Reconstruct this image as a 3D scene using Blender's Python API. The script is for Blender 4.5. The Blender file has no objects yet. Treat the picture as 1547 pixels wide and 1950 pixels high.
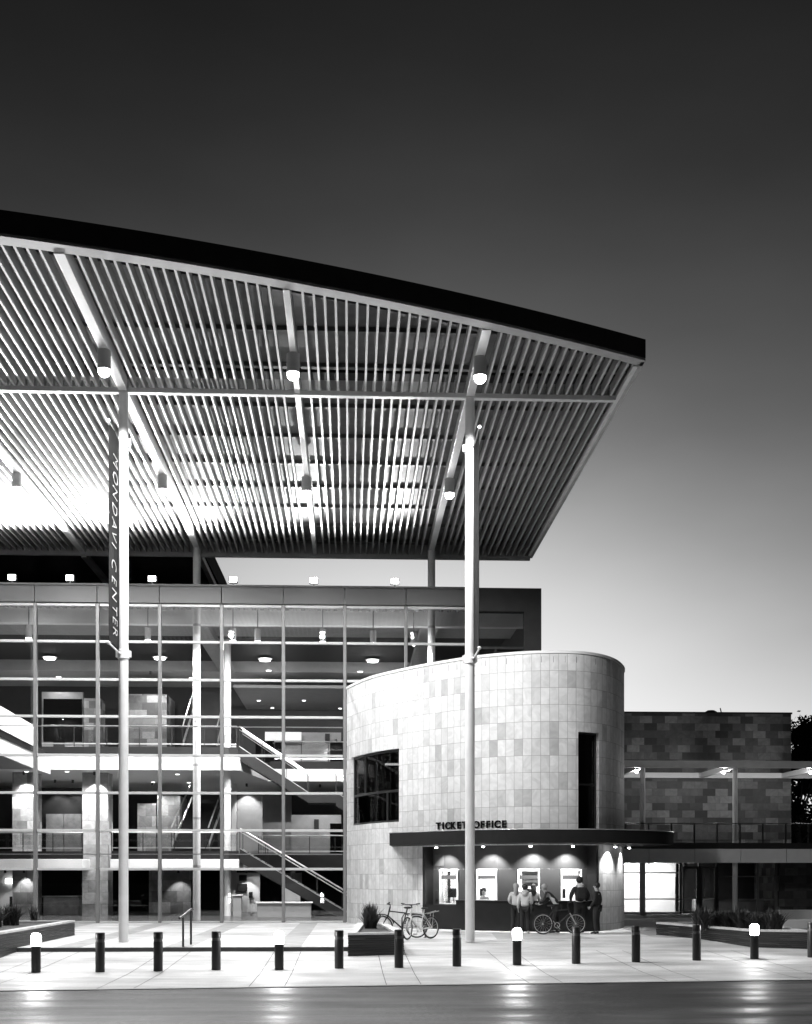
import bpy, bmesh, math, random
from mathutils import Vector, Matrix
R = math.radians
rnd = random.Random(7)
sc = bpy.context.scene
COL = sc.collection

# ------------------------------------------------------------------ camera numbers
F = 2415.0; YAW = math.atan(106.5/2415.0); HZ = 1668.0; EYE = 1.86
_r = Vector((math.cos(YAW), -math.sin(YAW), 0)); _f = Vector((math.sin(YAW), math.cos(YAW), 0))
def ray(u, v): return _f + _r*((u-773.5)/F) + Vector((0, 0, (HZ-v)/F))
def on_y(u, v, Y):
    d = ray(u, v); t = Y/d.y; return Vector((d.x*t, Y, EYE+d.z*t))
def on_z(u, v, Z):
    d = ray(u, v); t = (Z-EYE)/d.z; return Vector((d.x*t, d.y*t, Z))
def proj(p):
    q = Vector((p[0], p[1], p[2]-EYE)); dep = q.dot(_f)
    return 773.5+F*q.dot(_r)/dep, HZ-F*q.z/dep
def xz(u, v, Y):
    p = on_y(u, v, Y); return p.x, p.z

# ------------------------------------------------------------------ materials
MATS = {}
def nodes_of(name):
    m = bpy.data.materials.new(name); m.use_nodes = True
    nt = m.node_tree; return m, nt, nt.nodes['Principled BSDF']
def g(v, a=1): return (v, v, v, a)
def mat(name, v, rough=.6, metal=0., var=.12, scale=3., bump=0., spec=.5, stain=0.):
    """grey material with noise variation"""
    m, nt, b = nodes_of(name); N = nt.nodes; L = nt.links
    b.inputs['Roughness'].default_value = rough; b.inputs['Metallic'].default_value = metal
    b.inputs['Specular IOR Level'].default_value = spec
    tc = N.new('ShaderNodeTexCoord'); nz = N.new('ShaderNodeTexNoise')
    nz.inputs['Scale'].default_value = scale; nz.inputs['Detail'].default_value = 6
    L.new(tc.outputs['Object'], nz.inputs['Vector'])
    cr = N.new('ShaderNodeValToRGB')
    cr.color_ramp.elements[0].position = .3; cr.color_ramp.elements[1].position = .7
    cr.color_ramp.elements[0].color = g(v*(1-var)); cr.color_ramp.elements[1].color = g(min(1, v*(1+var)))
    L.new(nz.outputs['Fac'], cr.inputs['Fac']); L.new(cr.outputs['Color'], b.inputs['Base Color'])
    if stain:                                            # broad stains along the walk and a fine aggregate speckle
        mp = N.new('ShaderNodeMapping'); mp.inputs['Scale'].default_value = (.16, .55, .3); L.new(tc.outputs['Object'], mp.inputs['Vector'])
        a = N.new('ShaderNodeTexNoise'); a.inputs['Scale'].default_value = 2.; a.inputs['Detail'].default_value = 8; a.inputs['Distortion'].default_value = .8; L.new(mp.outputs['Vector'], a.inputs['Vector'])
        f = N.new('ShaderNodeTexNoise'); f.inputs['Scale'].default_value = 45.; f.inputs['Detail'].default_value = 2; L.new(tc.outputs['Object'], f.inputs['Vector'])
        r1 = N.new('ShaderNodeMapRange'); r1.inputs[1].default_value = .32; r1.inputs[2].default_value = .62; r1.inputs[3].default_value = 1-stain; r1.inputs[4].default_value = 1.1; L.new(a.outputs['Fac'], r1.inputs[0])
        r2 = N.new('ShaderNodeMapRange'); r2.inputs[1].default_value = .3; r2.inputs[2].default_value = .7; r2.inputs[3].default_value = .82; r2.inputs[4].default_value = 1.12; L.new(f.outputs['Fac'], r2.inputs[0])
        m1 = N.new('ShaderNodeMath'); m1.operation = 'MULTIPLY'; L.new(r1.outputs[0], m1.inputs[0]); L.new(r2.outputs[0], m1.inputs[1])
        mx = N.new('ShaderNodeMix'); mx.data_type = 'RGBA'; mx.blend_type = 'MULTIPLY'; mx.inputs[0].default_value = 1
        L.new(cr.outputs['Color'], mx.inputs[6]); L.new(m1.outputs[0], mx.inputs[7]); L.new(mx.outputs[2], b.inputs['Base Color'])
    if bump:
        bp = N.new('ShaderNodeBump'); bp.inputs['Strength'].default_value = bump; bp.inputs['Distance'].default_value = .02
        n2 = N.new('ShaderNodeTexNoise'); n2.inputs['Scale'].default_value = scale*9; n2.inputs['Detail'].default_value = 4
        L.new(tc.outputs['Object'], n2.inputs['Vector']); L.new(n2.outputs['Fac'], bp.inputs['Height'])
        L.new(bp.outputs['Normal'], b.inputs['Normal'])
    MATS[name] = m; return m
def tiles(name, ramp, bw, bh, offset=0., mortar=.006, mort=.12, rough=.55, veins=.3, shift=(0, 0), bias=0.):
    """stone tiles laid on the UVs (metres), a tone of its own for each tile"""
    m, nt, b = nodes_of(name); N = nt.nodes; L = nt.links
    b.inputs['Roughness'].default_value = rough
    uv = N.new('ShaderNodeUVMap'); uv.uv_map = 'UVMap'
    mp = N.new('ShaderNodeMapping'); mp.inputs['Location'].default_value = (shift[0], shift[1], 0)
    L.new(uv.outputs['UV'], mp.inputs['Vector'])
    br = N.new('ShaderNodeTexBrick'); br.offset = offset; br.squash = 1
    br.inputs['Color1'].default_value = g(0); br.inputs['Color2'].default_value = g(1); br.inputs['Mortar'].default_value = g(.5)
    br.inputs['Scale'].default_value = 1; br.inputs['Mortar Size'].default_value = mortar; br.inputs['Mortar Smooth'].default_value = .1
    br.inputs['Brick Width'].default_value = bw; br.inputs['Row Height'].default_value = bh; br.inputs['Bias'].default_value = bias
    L.new(mp.outputs['Vector'], br.inputs['Vector'])
    cr = N.new('ShaderNodeValToRGB'); cr.color_ramp.interpolation = 'LINEAR'
    e = cr.color_ramp.elements
    while len(e) < len(ramp): e.new(.5)
    for i, (p, v) in enumerate(ramp): e[i].position = p; e[i].color = g(v)
    L.new(br.outputs['Color'], cr.inputs['Fac'])
    # veins drift inside each tile
    add = N.new('ShaderNodeVectorMath'); add.operation = 'MULTIPLY_ADD'
    L.new(br.outputs['Color'], add.inputs[0]); add.inputs[1].default_value = (37, 19, 0); L.new(mp.outputs['Vector'], add.inputs[2])
    nz = N.new('ShaderNodeTexNoise'); nz.inputs['Scale'].default_value = 2.2; nz.inputs['Detail'].default_value = 7; nz.inputs['Distortion'].default_value = 1.6
    L.new(add.outputs['Vector'], nz.inputs['Vector'])
    vr = N.new('ShaderNodeMapRange'); vr.inputs[1].default_value = .3; vr.inputs[2].default_value = .7
    vr.inputs[3].default_value = 1-veins; vr.inputs[4].default_value = 1+veins*.5
    L.new(nz.outputs['Fac'], vr.inputs[0])
    mul = N.new('ShaderNodeMix'); mul.data_type = 'RGBA'; mul.blend_type = 'MULTIPLY'; mul.inputs[0].default_value = 1
    L.new(cr.outputs['Color'], mul.inputs[6]); L.new(vr.outputs[0], mul.inputs[7])
    mx = N.new('ShaderNodeMix'); mx.data_type = 'RGBA'
    L.new(br.outputs['Fac'], mx.inputs[0]); L.new(mul.outputs[2], mx.inputs[6]); mx.inputs[7].default_value = g(mort)
    L.new(mx.outputs[2], b.inputs['Base Color'])
    bp = N.new('ShaderNodeBump'); bp.inputs['Strength'].default_value = .4; bp.inputs['Distance'].default_value = .01; bp.invert = True
    L.new(br.outputs['Fac'], bp.inputs['Height']); L.new(bp.outputs['Normal'], b.inputs['Normal'])
    MATS[name] = m; return m
def emit(name, v, col=1.):
    m, nt, b = nodes_of(name)
    b.inputs['Base Color'].default_value = g(.8)
    b.inputs['Emission Color'].default_value = g(col); b.inputs['Emission Strength'].default_value = v
    MATS[name] = m; return m
def glass(name, tint, refl=.5):
    m = bpy.data.materials.new(name); m.use_nodes = True; nt = m.node_tree; N = nt.nodes; L = nt.links
    N.clear(); out = N.new('ShaderNodeOutputMaterial'); mx = N.new('ShaderNodeMixShader')
    tr = N.new('ShaderNodeBsdfTransparent'); tr.inputs['Color'].default_value = g(tint)
    gl = N.new('ShaderNodeBsdfGlossy'); gl.inputs['Roughness'].default_value = .01; gl.inputs['Color'].default_value = g(.9)
    lw = N.new('ShaderNodeFresnel'); lw.inputs['IOR'].default_value = 1.5
    mu = N.new('ShaderNodeMath'); mu.operation = 'MULTIPLY'; mu.inputs[1].default_value = refl*2
    L.new(lw.outputs[0], mu.inputs[0]); L.new(mu.outputs[0], mx.inputs[0]); L.new(tr.outputs[0], mx.inputs[1]); L.new(gl.outputs[0], mx.inputs[2])
    L.new(mx.outputs[0], out.inputs['Surface']); MATS[name] = m; return m

mat('white_paint', .72, .38, var=.05); mat('fin_paint', .46, .45, var=.1, scale=1.2); mat('rim_paint', .42, .5, var=.08)
mat('deck_metal', .15, .7, var=.15); mat('purlin_steel', .13, .6)
mat('dark_metal', .016, .38, var=.2); mat('fascia_metal', .045, .85, var=.1, spec=.05)
mat('panel_metal', .065, .5, var=.08, scale=.6); mat('transom_metal', .42, .4, var=.06); mat('mullion_metal', .15, .45, var=.06)
mat('opening_shade', .002, .9, spec=0.); mat('plaster', .68, .8, var=.05, scale=1.); mat('plaster_grey', .3, .8, var=.06); mat('soffit_grey', .2, .8, var=.08)  # the near-black one paints in the unlit depth of openings
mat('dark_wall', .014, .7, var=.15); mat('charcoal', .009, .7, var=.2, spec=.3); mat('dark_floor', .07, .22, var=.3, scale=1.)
mat('concrete', .55, .75, var=.18, scale=.8, bump=.2, stain=.25); mat('concrete_band', .34, .8, var=.18, scale=2., bump=.2)
mat('pavement', .48, .6, var=.22, scale=.7, bump=.2, stain=.3); mat('joint', .07, .9)
mat('asphalt', .02, .45, var=.5, scale=1.1, bump=.6, spec=.16, stain=.5); mat('kerb_stone', .3, .7)
mat('earth', .05, .95, var=.4, scale=6., bump=.5); mat('leaf', .045, .6, var=.45, scale=5.); mat('leaf_dark', .012, .9, var=.4, scale=3., spec=.1)
mat('bark', .07, .9, var=.3); mat('rubber', .012, .7); mat('black_paint', .008, .5); mat('silver', .6, .3, metal=.8); mat('white_gloss', .75, .3)
mat('skin', .42, .6, var=.05); mat('hair_dark', .015, .6); mat('hair_fair', .3, .6); mat('cloth_light', .55, .9, var=.1); mat('cloth_mid', .2, .9, var=.15)
mat('cloth_dark', .018, .9, var=.2); mat('banner_cloth', .008, .9, var=.2, spec=.1); mat('letter_white', .38, .6); mat('letter_fascia', .82, .6, var=.03); mat('canopy_black', .014, .7, spec=.15); mat('letter_black', .004, .9, spec=.1); mat('wood', .22, .5, var=.25, scale=4.)
mat('ticket_panel', .04, .5, var=.1, scale=1.)
tiles('stone_light', [(0, .38), (.08, .5), (.3, .59), (1, .64)], .30, .565, 0, .006, .22, veins=.18, shift=(0, -.23))
tiles('stone_dark', [(0, .018), (.3, .05), (.7, .1), (1, .2)], .66, .375, .37, .005, .04, veins=.3)
tiles('stone_lobby', [(0, .16), (.4, .3), (1, .48)], .62, .55, .5, .006, .15, veins=.3)
tiles('slate', [(0, .004), (.6, .014), (1, .05)], .7, .06, .43, .008, .004, rough=.5, veins=.3)
emit('lamp_hot', 30); emit('lamp_warm', 12); emit('lamp_small', 6); emit('exit_glow', 4); emit('globe', 22)
glass('glass_clear', .9, .4); glass('glass_dark', .32, .18)
M = MATS
def wet(m, lo, hi):
    N = m.node_tree.nodes; L = m.node_tree.links; tc = N.new('ShaderNodeTexCoord'); mp = N.new('ShaderNodeMapping'); mp.inputs['Scale'].default_value = (.12, .5, 1)
    n = N.new('ShaderNodeTexNoise'); n.inputs['Scale'].default_value = 2.5; n.inputs['Detail'].default_value = 7; r = N.new('ShaderNodeMapRange')
    r.inputs[1].default_value = .35; r.inputs[2].default_value = .65; r.inputs[3].default_value = lo; r.inputs[4].default_value = hi
    L.new(tc.outputs['Object'], mp.inputs['Vector']); L.new(mp.outputs['Vector'], n.inputs['Vector']); L.new(n.outputs['Fac'], r.inputs[0]); L.new(r.outputs[0], N['Principled BSDF'].inputs['Roughness'])
wet(M['asphalt'], .34, .6); wet(M['pavement'], .45, .8)

# ------------------------------------------------------------------ mesh builder
class MB:
    def __init__(s): s.v = []; s.f = []; s.uv = None
    def add(s, vs, fs):
        o = len(s.v); s.v += [tuple(p) for p in vs]; s.f += [tuple(i+o for i in q) for q in fs]; return s
    def box(s, x0, x1, y0, y1, z0, z1):
        if x0 > x1: x0, x1 = x1, x0
        if y0 > y1: y0, y1 = y1, y0
        if z0 > z1: z0, z1 = z1, z0
        return s.add([(x0,y0,z0),(x1,y0,z0),(x1,y1,z0),(x0,y1,z0),(x0,y0,z1),(x1,y0,z1),(x1,y1,z1),(x0,y1,z1)],
            [(3,2,1,0),(4,5,6,7),(0,1,5,4),(1,2,6,5),(2,3,7,6),(3,0,4,7)])
    def bbox(s, x0, x1, y0, y1, z0, z1, b=.01):
        """box with chamfered vertical and top edges"""
        bm = bmesh.new(); t = MB().box(x0, x1, y0, y1, z0, z1)
        vs = [bm.verts.new(p) for p in t.v]
        for q in t.f: bm.faces.new([vs[i] for i in q])
        bmesh.ops.bevel(bm, geom=bm.edges[:], offset=b, segments=2, affect='EDGES', profile=.5)
        bm.verts.index_update(); s.add([v.co[:] for v in bm.verts], [[v.index for v in q.verts] for q in bm.faces]); bm.free(); return s
    def prism(s, pts, z0, z1):
        """pts: plan polygon (anticlockwise) extruded z0..z1; z0/z1 may be functions of (x,y)"""
        a = sum(pts[i][0]*pts[(i+1) % len(pts)][1]-pts[(i+1) % len(pts)][0]*pts[i][1] for i in range(len(pts)))
        if a < 0: pts = pts[::-1]
        n = len(pts); zf = z0 if callable(z0) else (lambda x, y: z0); zt = z1 if callable(z1) else (lambda x, y: z1)
        vs = [(x, y, zf(x, y)) for x, y in pts]+[(x, y, zt(x, y)) for x, y in pts]
        fs = [tuple(range(n-1, -1, -1)), tuple(range(n, 2*n))]+[(i, (i+1) % n, n+(i+1) % n, n+i) for i in range(n)]
        return s.add(vs, fs)
    def vprism(s, pts, y0, y1):
        """outline in (x,z) given depth y0..y1"""
        a = sum(pts[i][0]*pts[(i+1) % len(pts)][1]-pts[(i+1) % len(pts)][0]*pts[i][1] for i in range(len(pts)))
        if a < 0: pts = pts[::-1]
        n = len(pts); vs = [(x, y0, z) for x, z in pts]+[(x, y1, z) for x, z in pts]
        fs = [tuple(range(n)), tuple(range(2*n-1, n-1, -1))]+[((i+1) % n, i, n+i, n+(i+1) % n) for i in range(n)]
        return s.add(vs, fs)
    def tube(s, pts, r, n=10, cap=True):
        pts = [Vector(p) for p in pts]; rs = r if isinstance(r, (list, tuple)) else [r]*len(pts)
        vs = []; fs = []; prev = None
        for i, p in enumerate(pts):
            d = (pts[min(i+1, len(pts)-1)]-pts[max(i-1, 0)]).normalized()
            if prev is None:
                a = d.orthogonal().normalized()
                if abs(d.z) > .99: a = Vector((1, 0, 0))
            else: a = (prev-d*prev.dot(d)).normalized()
            prev = a; b = d.cross(a)
            for k in range(n):
                t = 2*math.pi*k/n; vs.append(p+(a*math.cos(t)+b*math.sin(t))*rs[i])
        for i in range(len(pts)-1):
            for k in range(n): fs.append((i*n+k, i*n+(k+1) % n, (i+1)*n+(k+1) % n, (i+1)*n+k))
        if cap: fs += [tuple(range(n-1, -1, -1)), tuple(range((len(pts)-1)*n, len(pts)*n))]
        return s.add(vs, fs)
    def ring(s, c, ax1, ax2, Rr, r, n=36, m=8):
        c = Vector(c); ax1 = Vector(ax1); ax2 = Vector(ax2); ax3 = ax1.cross(ax2); vs = []; fs = []
        for i in range(n):
            t = 2*math.pi*i/n; d = ax1*math.cos(t)+ax2*math.sin(t)
            for k in range(m):
                q = 2*math.pi*k/m; vs.append(c+d*(Rr+r*math.cos(q))+ax3*r*math.sin(q))
        for i in range(n):
            for k in range(m): fs.append((i*m+k, ((i+1) % n)*m+k, ((i+1) % n)*m+(k+1) % m, i*m+(k+1) % m))
        return s.add(vs, fs)
    def lathe(s, prof, c=(0, 0, 0), n=24):
        vs = []; fs = []
        for r, z in prof:
            for k in range(n):
                t = 2*math.pi*k/n; vs.append((c[0]+r*math.cos(t), c[1]+r*math.sin(t), c[2]+z))
        for i in range(len(prof)-1):
            for k in range(n): fs.append((i*n+k, i*n+(k+1) % n, (i+1)*n+(k+1) % n, (i+1)*n+k))
        fs += [tuple(range(n-1, -1, -1)), tuple(range((len(prof)-1)*n, len(prof)*n))]
        return s.add(vs, fs)
    def ball(s, c, r, n=12, m=8, sc_=(1, 1, 1)):
        prof = [(max(1e-4, math.sin(math.pi*i/m))*r, -math.cos(math.pi*i/m)*r) for i in range(m+1)]
        o = len(s.v); s.lathe(prof, (0, 0, 0), n)
        for i in range(o, len(s.v)):
            x, y, z = s.v[i]; s.v[i] = (c[0]+x*sc_[0], c[1]+y*sc_[1], c[2]+z*sc_[2])
        return s
    def build(s, name, material, parent=None, smooth=False, origin=None):
        o = Vector(origin) if origin else (Vector(parent['_o']) if parent and '_o' in parent.keys() else Vector((0, 0, 0)))
        me = bpy.data.meshes.new(name)
        me.from_pydata([(x-o.x, y-o.y, z-o.z) for x, y, z in s.v], [], s.f); me.update()
        uvl = me.uv_layers.new(name='UVMap')
        if s.uv:
            for l in me.loops: uvl.data[l.index].uv = s.uv[l.vertex_index]
        else:
            for p in me.polygons:
                n = p.normal; a = (abs(n.x), abs(n.y), abs(n.z)); k = a.index(max(a))
                for li in p.loop_indices:
                    x, y, z = s.v[me.loops[li].vertex_index]
                    uvl.data[li].uv = (y, z) if k == 0 else ((x, z) if k == 1 else (x, y))
        if smooth:
            for p in me.polygons: p.use_smooth = True
            try: me.set_sharp_from_angle(angle=R(40))
            except Exception: pass
        if isinstance(material, str): material = M[material]
        me.materials.append(material)
        ob = bpy.data.objects.new(name, me); COL.objects.link(ob)
        if parent: ob.parent = parent
        elif origin: ob.location = o
        return ob

def tag(o, label=None, cat=None, group=None, kind=None):
    if label: o['label'] = label
    if cat: o['category'] = cat
    if group: o['group'] = group
    if kind: o['kind'] = kind
    return o
def thing(name, label, cat, loc=(0, 0, 0), group=None, rz=0.):
    o = bpy.data.objects.new(name, None); COL.objects.link(o); o.location = loc; o.rotation_euler.z = rz
    o['_o'] = [float(c) for c in loc]; o.empty_display_size = .2
    return tag(o, label, cat, group)
def local_thing(name, label, cat, loc=(0, 0, 0), group=None, rz=0.):
    """children of this one are modelled about their own origin"""
    o = thing(name, label, cat, loc, group, rz); o['_o'] = [0., 0., 0.]; return o
def sub(o, mb, name, material, smooth=False):
    """sub-part under part o (o sits at its thing's origin)"""
    root = o.parent; c = mb.build(name, material, None, smooth, None)
    oo = Vector(root['_o'])
    for v in c.data.vertices: v.co -= oo
    c.parent = o; return c
def copy_thing(src, loc, rz=0., label=None):
    r = src.copy(); COL.objects.link(r); r.location = loc; r.rotation_euler.z = rz
    if label: r['label'] = label
    for ch in list(src.children):
        c = ch.copy(); COL.objects.link(c); c.parent = r
        for gch in list(ch.children):
            d = gch.copy(); COL.objects.link(d); d.parent = c
    return r
def structure(mb, name, material): return tag(mb.build(name, material), kind='structure')
LOBBY = 1.7
def spot(p, d, power, cone=150., blend=.5, rad=.08, parent=None, name='lamp_light'):
    l = bpy.data.lights.new(name, 'SPOT'); l.energy = power; l.spot_size = R(cone); l.spot_blend = blend; l.shadow_soft_size = rad
    o = bpy.data.objects.new(name, l); COL.objects.link(o); o.location = p
    o.rotation_euler = Vector(d).to_track_quat('-Z', 'Y').to_euler()
    if parent:
        o.location = Vector(p)-parent.location; o.parent = parent
    return o
def point(p, power, rad=.1, parent=None):
    l = bpy.data.lights.new('lamp_light', 'POINT'); l.energy = power; l.shadow_soft_size = rad
    o = bpy.data.objects.new('lamp_light', l); COL.objects.link(o); o.location = p
    if parent: o.location = Vector(p)-parent.location; o.parent = parent
    return o

# ------------------------------------------------------------------ world, camera
w = bpy.data.worlds.new('World'); sc.world = w; w.use_nodes = True
nt = w.node_tree; bg = nt.nodes['Background']
SUN_EL, SUN_AZ = 1.5, 3.0           # the set sun's glow stands behind the building
sky = nt.nodes.new('ShaderNodeTexSky'); sky.sky_type = 'NISHITA'; sky.sun_disc = False
sky.sun_elevation = R(SUN_EL); sky.sun_rotation = R(SUN_AZ); sky.air_density = 1.0; sky.dust_density = 1.2; sky.ozone_density = 1.
bw = nt.nodes.new('ShaderNodeRGBToBW'); nt.links.new(sky.outputs[0], bw.inputs[0])
def wmath(op, a, b):
    n = nt.nodes.new('ShaderNodeMath'); n.operation = op
    for i, q in enumerate((a, b)):
        if isinstance(q, (int, float)): n.inputs[i].default_value = q
        else: nt.links.new(q, n.inputs[i])
    return n.outputs[0]
# black and white film with a red filter: a steep tone curve with a soft shoulder on the sky's luminance
y_ = wmath('MULTIPLY', wmath('POWER', wmath('DIVIDE', bw.outputs[0], 3.83), 3.1), 1.45)
wtc = nt.nodes.new('ShaderNodeTexCoord'); wmp = nt.nodes.new('ShaderNodeMapping'); wmp.inputs['Scale'].default_value = (1, 1, 2.5)
wnz = nt.nodes.new('ShaderNodeTexNoise'); wnz.inputs['Scale'].default_value = 3.2; wnz.inputs['Detail'].default_value = 5; wnz.inputs['Roughness'].default_value = .45
nt.links.new(wtc.outputs['Generated'], wmp.inputs['Vector']); nt.links.new(wmp.outputs['Vector'], wnz.inputs['Vector'])
y_ = wmath('MULTIPLY', y_, wmath('ADD', wmath('MULTIPLY', wnz.outputs['Fac'], .9), .55))   # thin veil of evening cloud
y_ = wmath('MULTIPLY', wmath('DIVIDE', y_, wmath('ADD', y_, 1.)), 10.)
nt.links.new(y_, bg.inputs['Color']); bg.inputs['Strength'].default_value = .1

sl = bpy.data.lights.new('sun', 'SUN'); sl.energy = .03; sl.angle = R(.5)
so = bpy.data.objects.new('sun', sl); COL.objects.link(so)
sdir = Vector((math.sin(R(SUN_AZ))*math.cos(R(SUN_EL)), math.cos(R(SUN_AZ))*math.cos(R(SUN_EL)), math.sin(R(SUN_EL))))
so.rotation_euler = (-sdir).to_track_quat('-Z', 'Y').to_euler()

cd = bpy.data.cameras.new('camera'); co = bpy.data.objects.new('camera', cd); COL.objects.link(co); sc.camera = co
co.location = (0, 0, EYE); co.rotation_euler = (R(90), 0, -YAW)
cd.sensor_fit = 'VERTICAL'; cd.sensor_height = 36; cd.sensor_width = 36; cd.lens = F/1950*36; cd.shift_y = (HZ-975)/1950
cd.clip_end = 6000; cd.clip_start = .1
sc.view_settings.view_transform = 'Standard'; sc.view_settings.look = 'None'; sc.view_settings.exposure = 0; sc.view_settings.gamma = 1
cy = sc.cycles
try:
    cy.use_denoising = True; cy.denoiser = 'OPENIMAGEDENOISE'
except Exception: pass
cy.sample_clamp_indirect = 4; cy.max_bounces = 8; cy.transparent_max_bounces = 16; cy.use_light_tree = True
cy.caustics_reflective = False; cy.caustics_refractive = False

# ------------------------------------------------------------------ ground, road, pavements
def lower_z(x, y): return min(0., -.11+(y-33.3)*.0325) if y > 28 else max(-.30, -.11+(28-33.3)*.0325-(28-y)*.006)
structure(MB().prism([(-900, -300), (900, -300), (900, 2500), (-900, 2500)], -1.4, -.45), 'ground', 'earth')
kA = on_z(0, 1887, -.29); kB = on_z(1547, 1866, -.29); kd = (kB-kA).normalized()
kL = kA-kd*60; kR = kB+kd*60; nrm = Vector((-kd.y, kd.x, 0))
structure(MB().prism([(kL.x, kL.y), (kL.x-nrm.x*22, kL.y-nrm.y*22-8), (kR.x-nrm.x*22, kR.y-nrm.y*22-8), (kR.x, kR.y)], -.6, -.302), 'road', 'asphalt')
k2 = nrm*.18
structure(MB().prism([(kL.x, kL.y), (kR.x, kR.y), (kR.x+k2.x, kR.y+k2.y), (kL.x+k2.x, kL.y+k2.y)], -.6, -.288), 'kerb', 'kerb_stone')
# lower pavement: a sloping sheet from the kerb up to the plaza
def slope_sheet(name, material, xs, y0f, y1, dz=0.):
    mb = MB(); ny = 14
    for i in range(len(xs)-1):
        for j in range(ny):
            q = []
            for x, jj in ((xs[i], j), (xs[i+1], j), (xs[i+1], j+1), (xs[i], j+1)):
                ya = y0f(x); y = ya+(y1-ya)*jj/ny; q.append((x, y, lower_z(x, y)+dz))
            mb.add(q, [(0, 1, 2, 3)])
    return structure(mb, name, material)
kerb_y = lambda x: kA.y+k2.y+(x-kA.x)*kd.y/kd.x
slope_sheet('pavement', 'pavement', [-60, -40, -20, -8, -4, 0, 4, 8, 12, 20, 40, 60], kerb_y, 36.69)
X_STEP = .9
terr = [(-60, 33.3), (X_STEP, 33.3), (X_STEP, 36.69), (60, 36.69), (60, 130), (-60, 130)]
structure(MB().prism(terr, -.5, 0.), 'plaza', 'concrete')
structure(MB().box(-60, X_STEP, 33.27, 33.297, -.3, -.012), 'step_riser', 'joint')
jx = [-13.46+.0, -10.6, -7.7, -4.84, -1.97, .72, 3.6, 6.5, 9.4, 12.3]
mb = MB()
for x in jx:
    for xx in (x, x+.69):
        ya = kerb_y(xx)
        for j in range(10):
            yb = ya+(33.25-ya)*j/10; yc = ya+(33.25-ya)*(j+1)/10
            mb.add([(xx-.008, yb, lower_z(xx, yb)+.004), (xx+.008, yb, lower_z(xx, yb)+.004), (xx+.008, yc, lower_z(xx, yc)+.004), (xx-.008, yc, lower_z(xx, yc)+.004)], [(0, 1, 2, 3)])
structure(mb, 'pavement_joints', 'joint')
mb = MB()
for x in jx[:5]: mb.add([(x, 33.35, .004), (x+.69, 33.35, .004), (x+.69, 50.3, .004), (x, 50.3, .004)], [(0, 1, 2, 3)])
mb.add([(4.3, 37.0, .004), (7.3, 37.0, .004), (6.9, 41.2, .004), (4.6, 41.2, .004)], [(0, 1, 2, 3)])
mb.add([(9.2, 38.4, .004), (15.5, 37.6, .004), (17, 57, .004), (10.2, 52, .004)], [(0, 1, 2, 3)])
structure(mb, 'paving_band', 'concrete_band')

# ------------------------------------------------------------------ theatre building: glazed lobby
YG = 50.6; BAY = 2.438
ZR = [0.02, 2.13, 3.66, 5.14, 6.63, 8.16, 9.62, 11.12, 12.56]
X657 = on_y(657, 1500, YG).x
MX = [X657+BAY*i for i in range(-9, 3)]                 # mullion lines
XL, XR = -24., on_y(1030, 1300, YG).x
TB = thing('theatre_building', 'big glass fronted theatre lobby with grey parapet and pale mullion grid', 'building', (-6, YG, 0))
for x in MX:
    MB().bbox(x-.062, x+.062, YG-.09, YG+.12, 0, 12.62, .012).build('mullion', 'mullion_metal', TB)
    MB().box(x-.02, x+.02, YG+.12, YG+.34, 0, 12.5).build('mullion_fin', 'mullion_metal', TB)
for z in ZR:
    mb = MB()
    for a, b in zip([XL]+MX, MX):
        mb.bbox(a+.078, b-.078, YG-.06, YG+.09, z-.05 if z > .1 else .004, z+.05, .01)
    mb.build('transom', 'transom_metal', TB)
for z in (7.78, 2.72):                                        # guard rails fixed inside the glass
    mb = MB()
    for a, b in zip(MX[:-3], MX[1:-2]): mb.box(a+.09, b-.09, YG+.03, YG+.08, z-.02, z+.02)
    mb.build('glass_rail', 'transom_metal', TB)
for a, b in zip([XL]+MX, MX):
    MB().box(a+.05, b-.05, YG+.004, YG+.016, .03, 12.55).build('glass_pane', 'glass_clear', TB)
PZ0, PZ1 = 12.64, 13.38
for i, (a, b) in enumerate(zip([XL]+MX, MX)):
    MB().bbox(a+.012, b-.012, YG-.16, YG+.2, PZ0, PZ1-.08, .008).build('parapet_panel', 'panel_metal', TB)
MB().box(XL, MX[-1], YG-.2, YG+.35, PZ1-.075, PZ1).build('parapet_coping', 'panel_metal', TB)
# dark corner bay
xa, xb = MX[-1]+.09, XR
gx0, gx1 = on_y(912, 1200, YG).x, on_y(998, 1200, YG).x
gz0, gz1 = on_y(950, 1233, YG).z, on_y(950, 1166, YG).z
mb = MB().box(xa, xb, YG-.18, YG+.25, gz1, 13.36).box(gx1, xb, YG-.18, YG+.25, 0, gz1).box(xa, gx0, YG-.18, YG+.25, 0, gz1)
mb.box(gx0, gx1, YG-.18, YG+.25, gz0-.1, gz0).box(gx0+.62, gx0+.7, YG-.16, YG+.2, 6, gz0-.1).box(gx0, gx1, YG-.17, YG+.2, 0, 6)
mb.build('corner_cladding', 'fascia_metal', TB)
MB().box(gx0, gx1, YG+.0, YG+.012, 6, gz1).build('corner_glass', 'glass_clear', TB)
MB().box(xb-.3, xb, YG+.26, 78, 0, 13.36).build('side_wall', 'fascia_metal', TB)
YB = 72.
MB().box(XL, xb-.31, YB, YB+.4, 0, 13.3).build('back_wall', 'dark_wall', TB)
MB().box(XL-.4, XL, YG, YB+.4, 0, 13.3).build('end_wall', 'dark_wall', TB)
MB().box(XL, xb-.31, YG+.36, YB-.01, 13.1, 13.3).build('roof_slab', 'plaster_grey', TB)
MB().box(XL, xb-.31, YG+.36, YB-.01, .004, .02).build('lobby_floor', 'dark_floor', TB)
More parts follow.
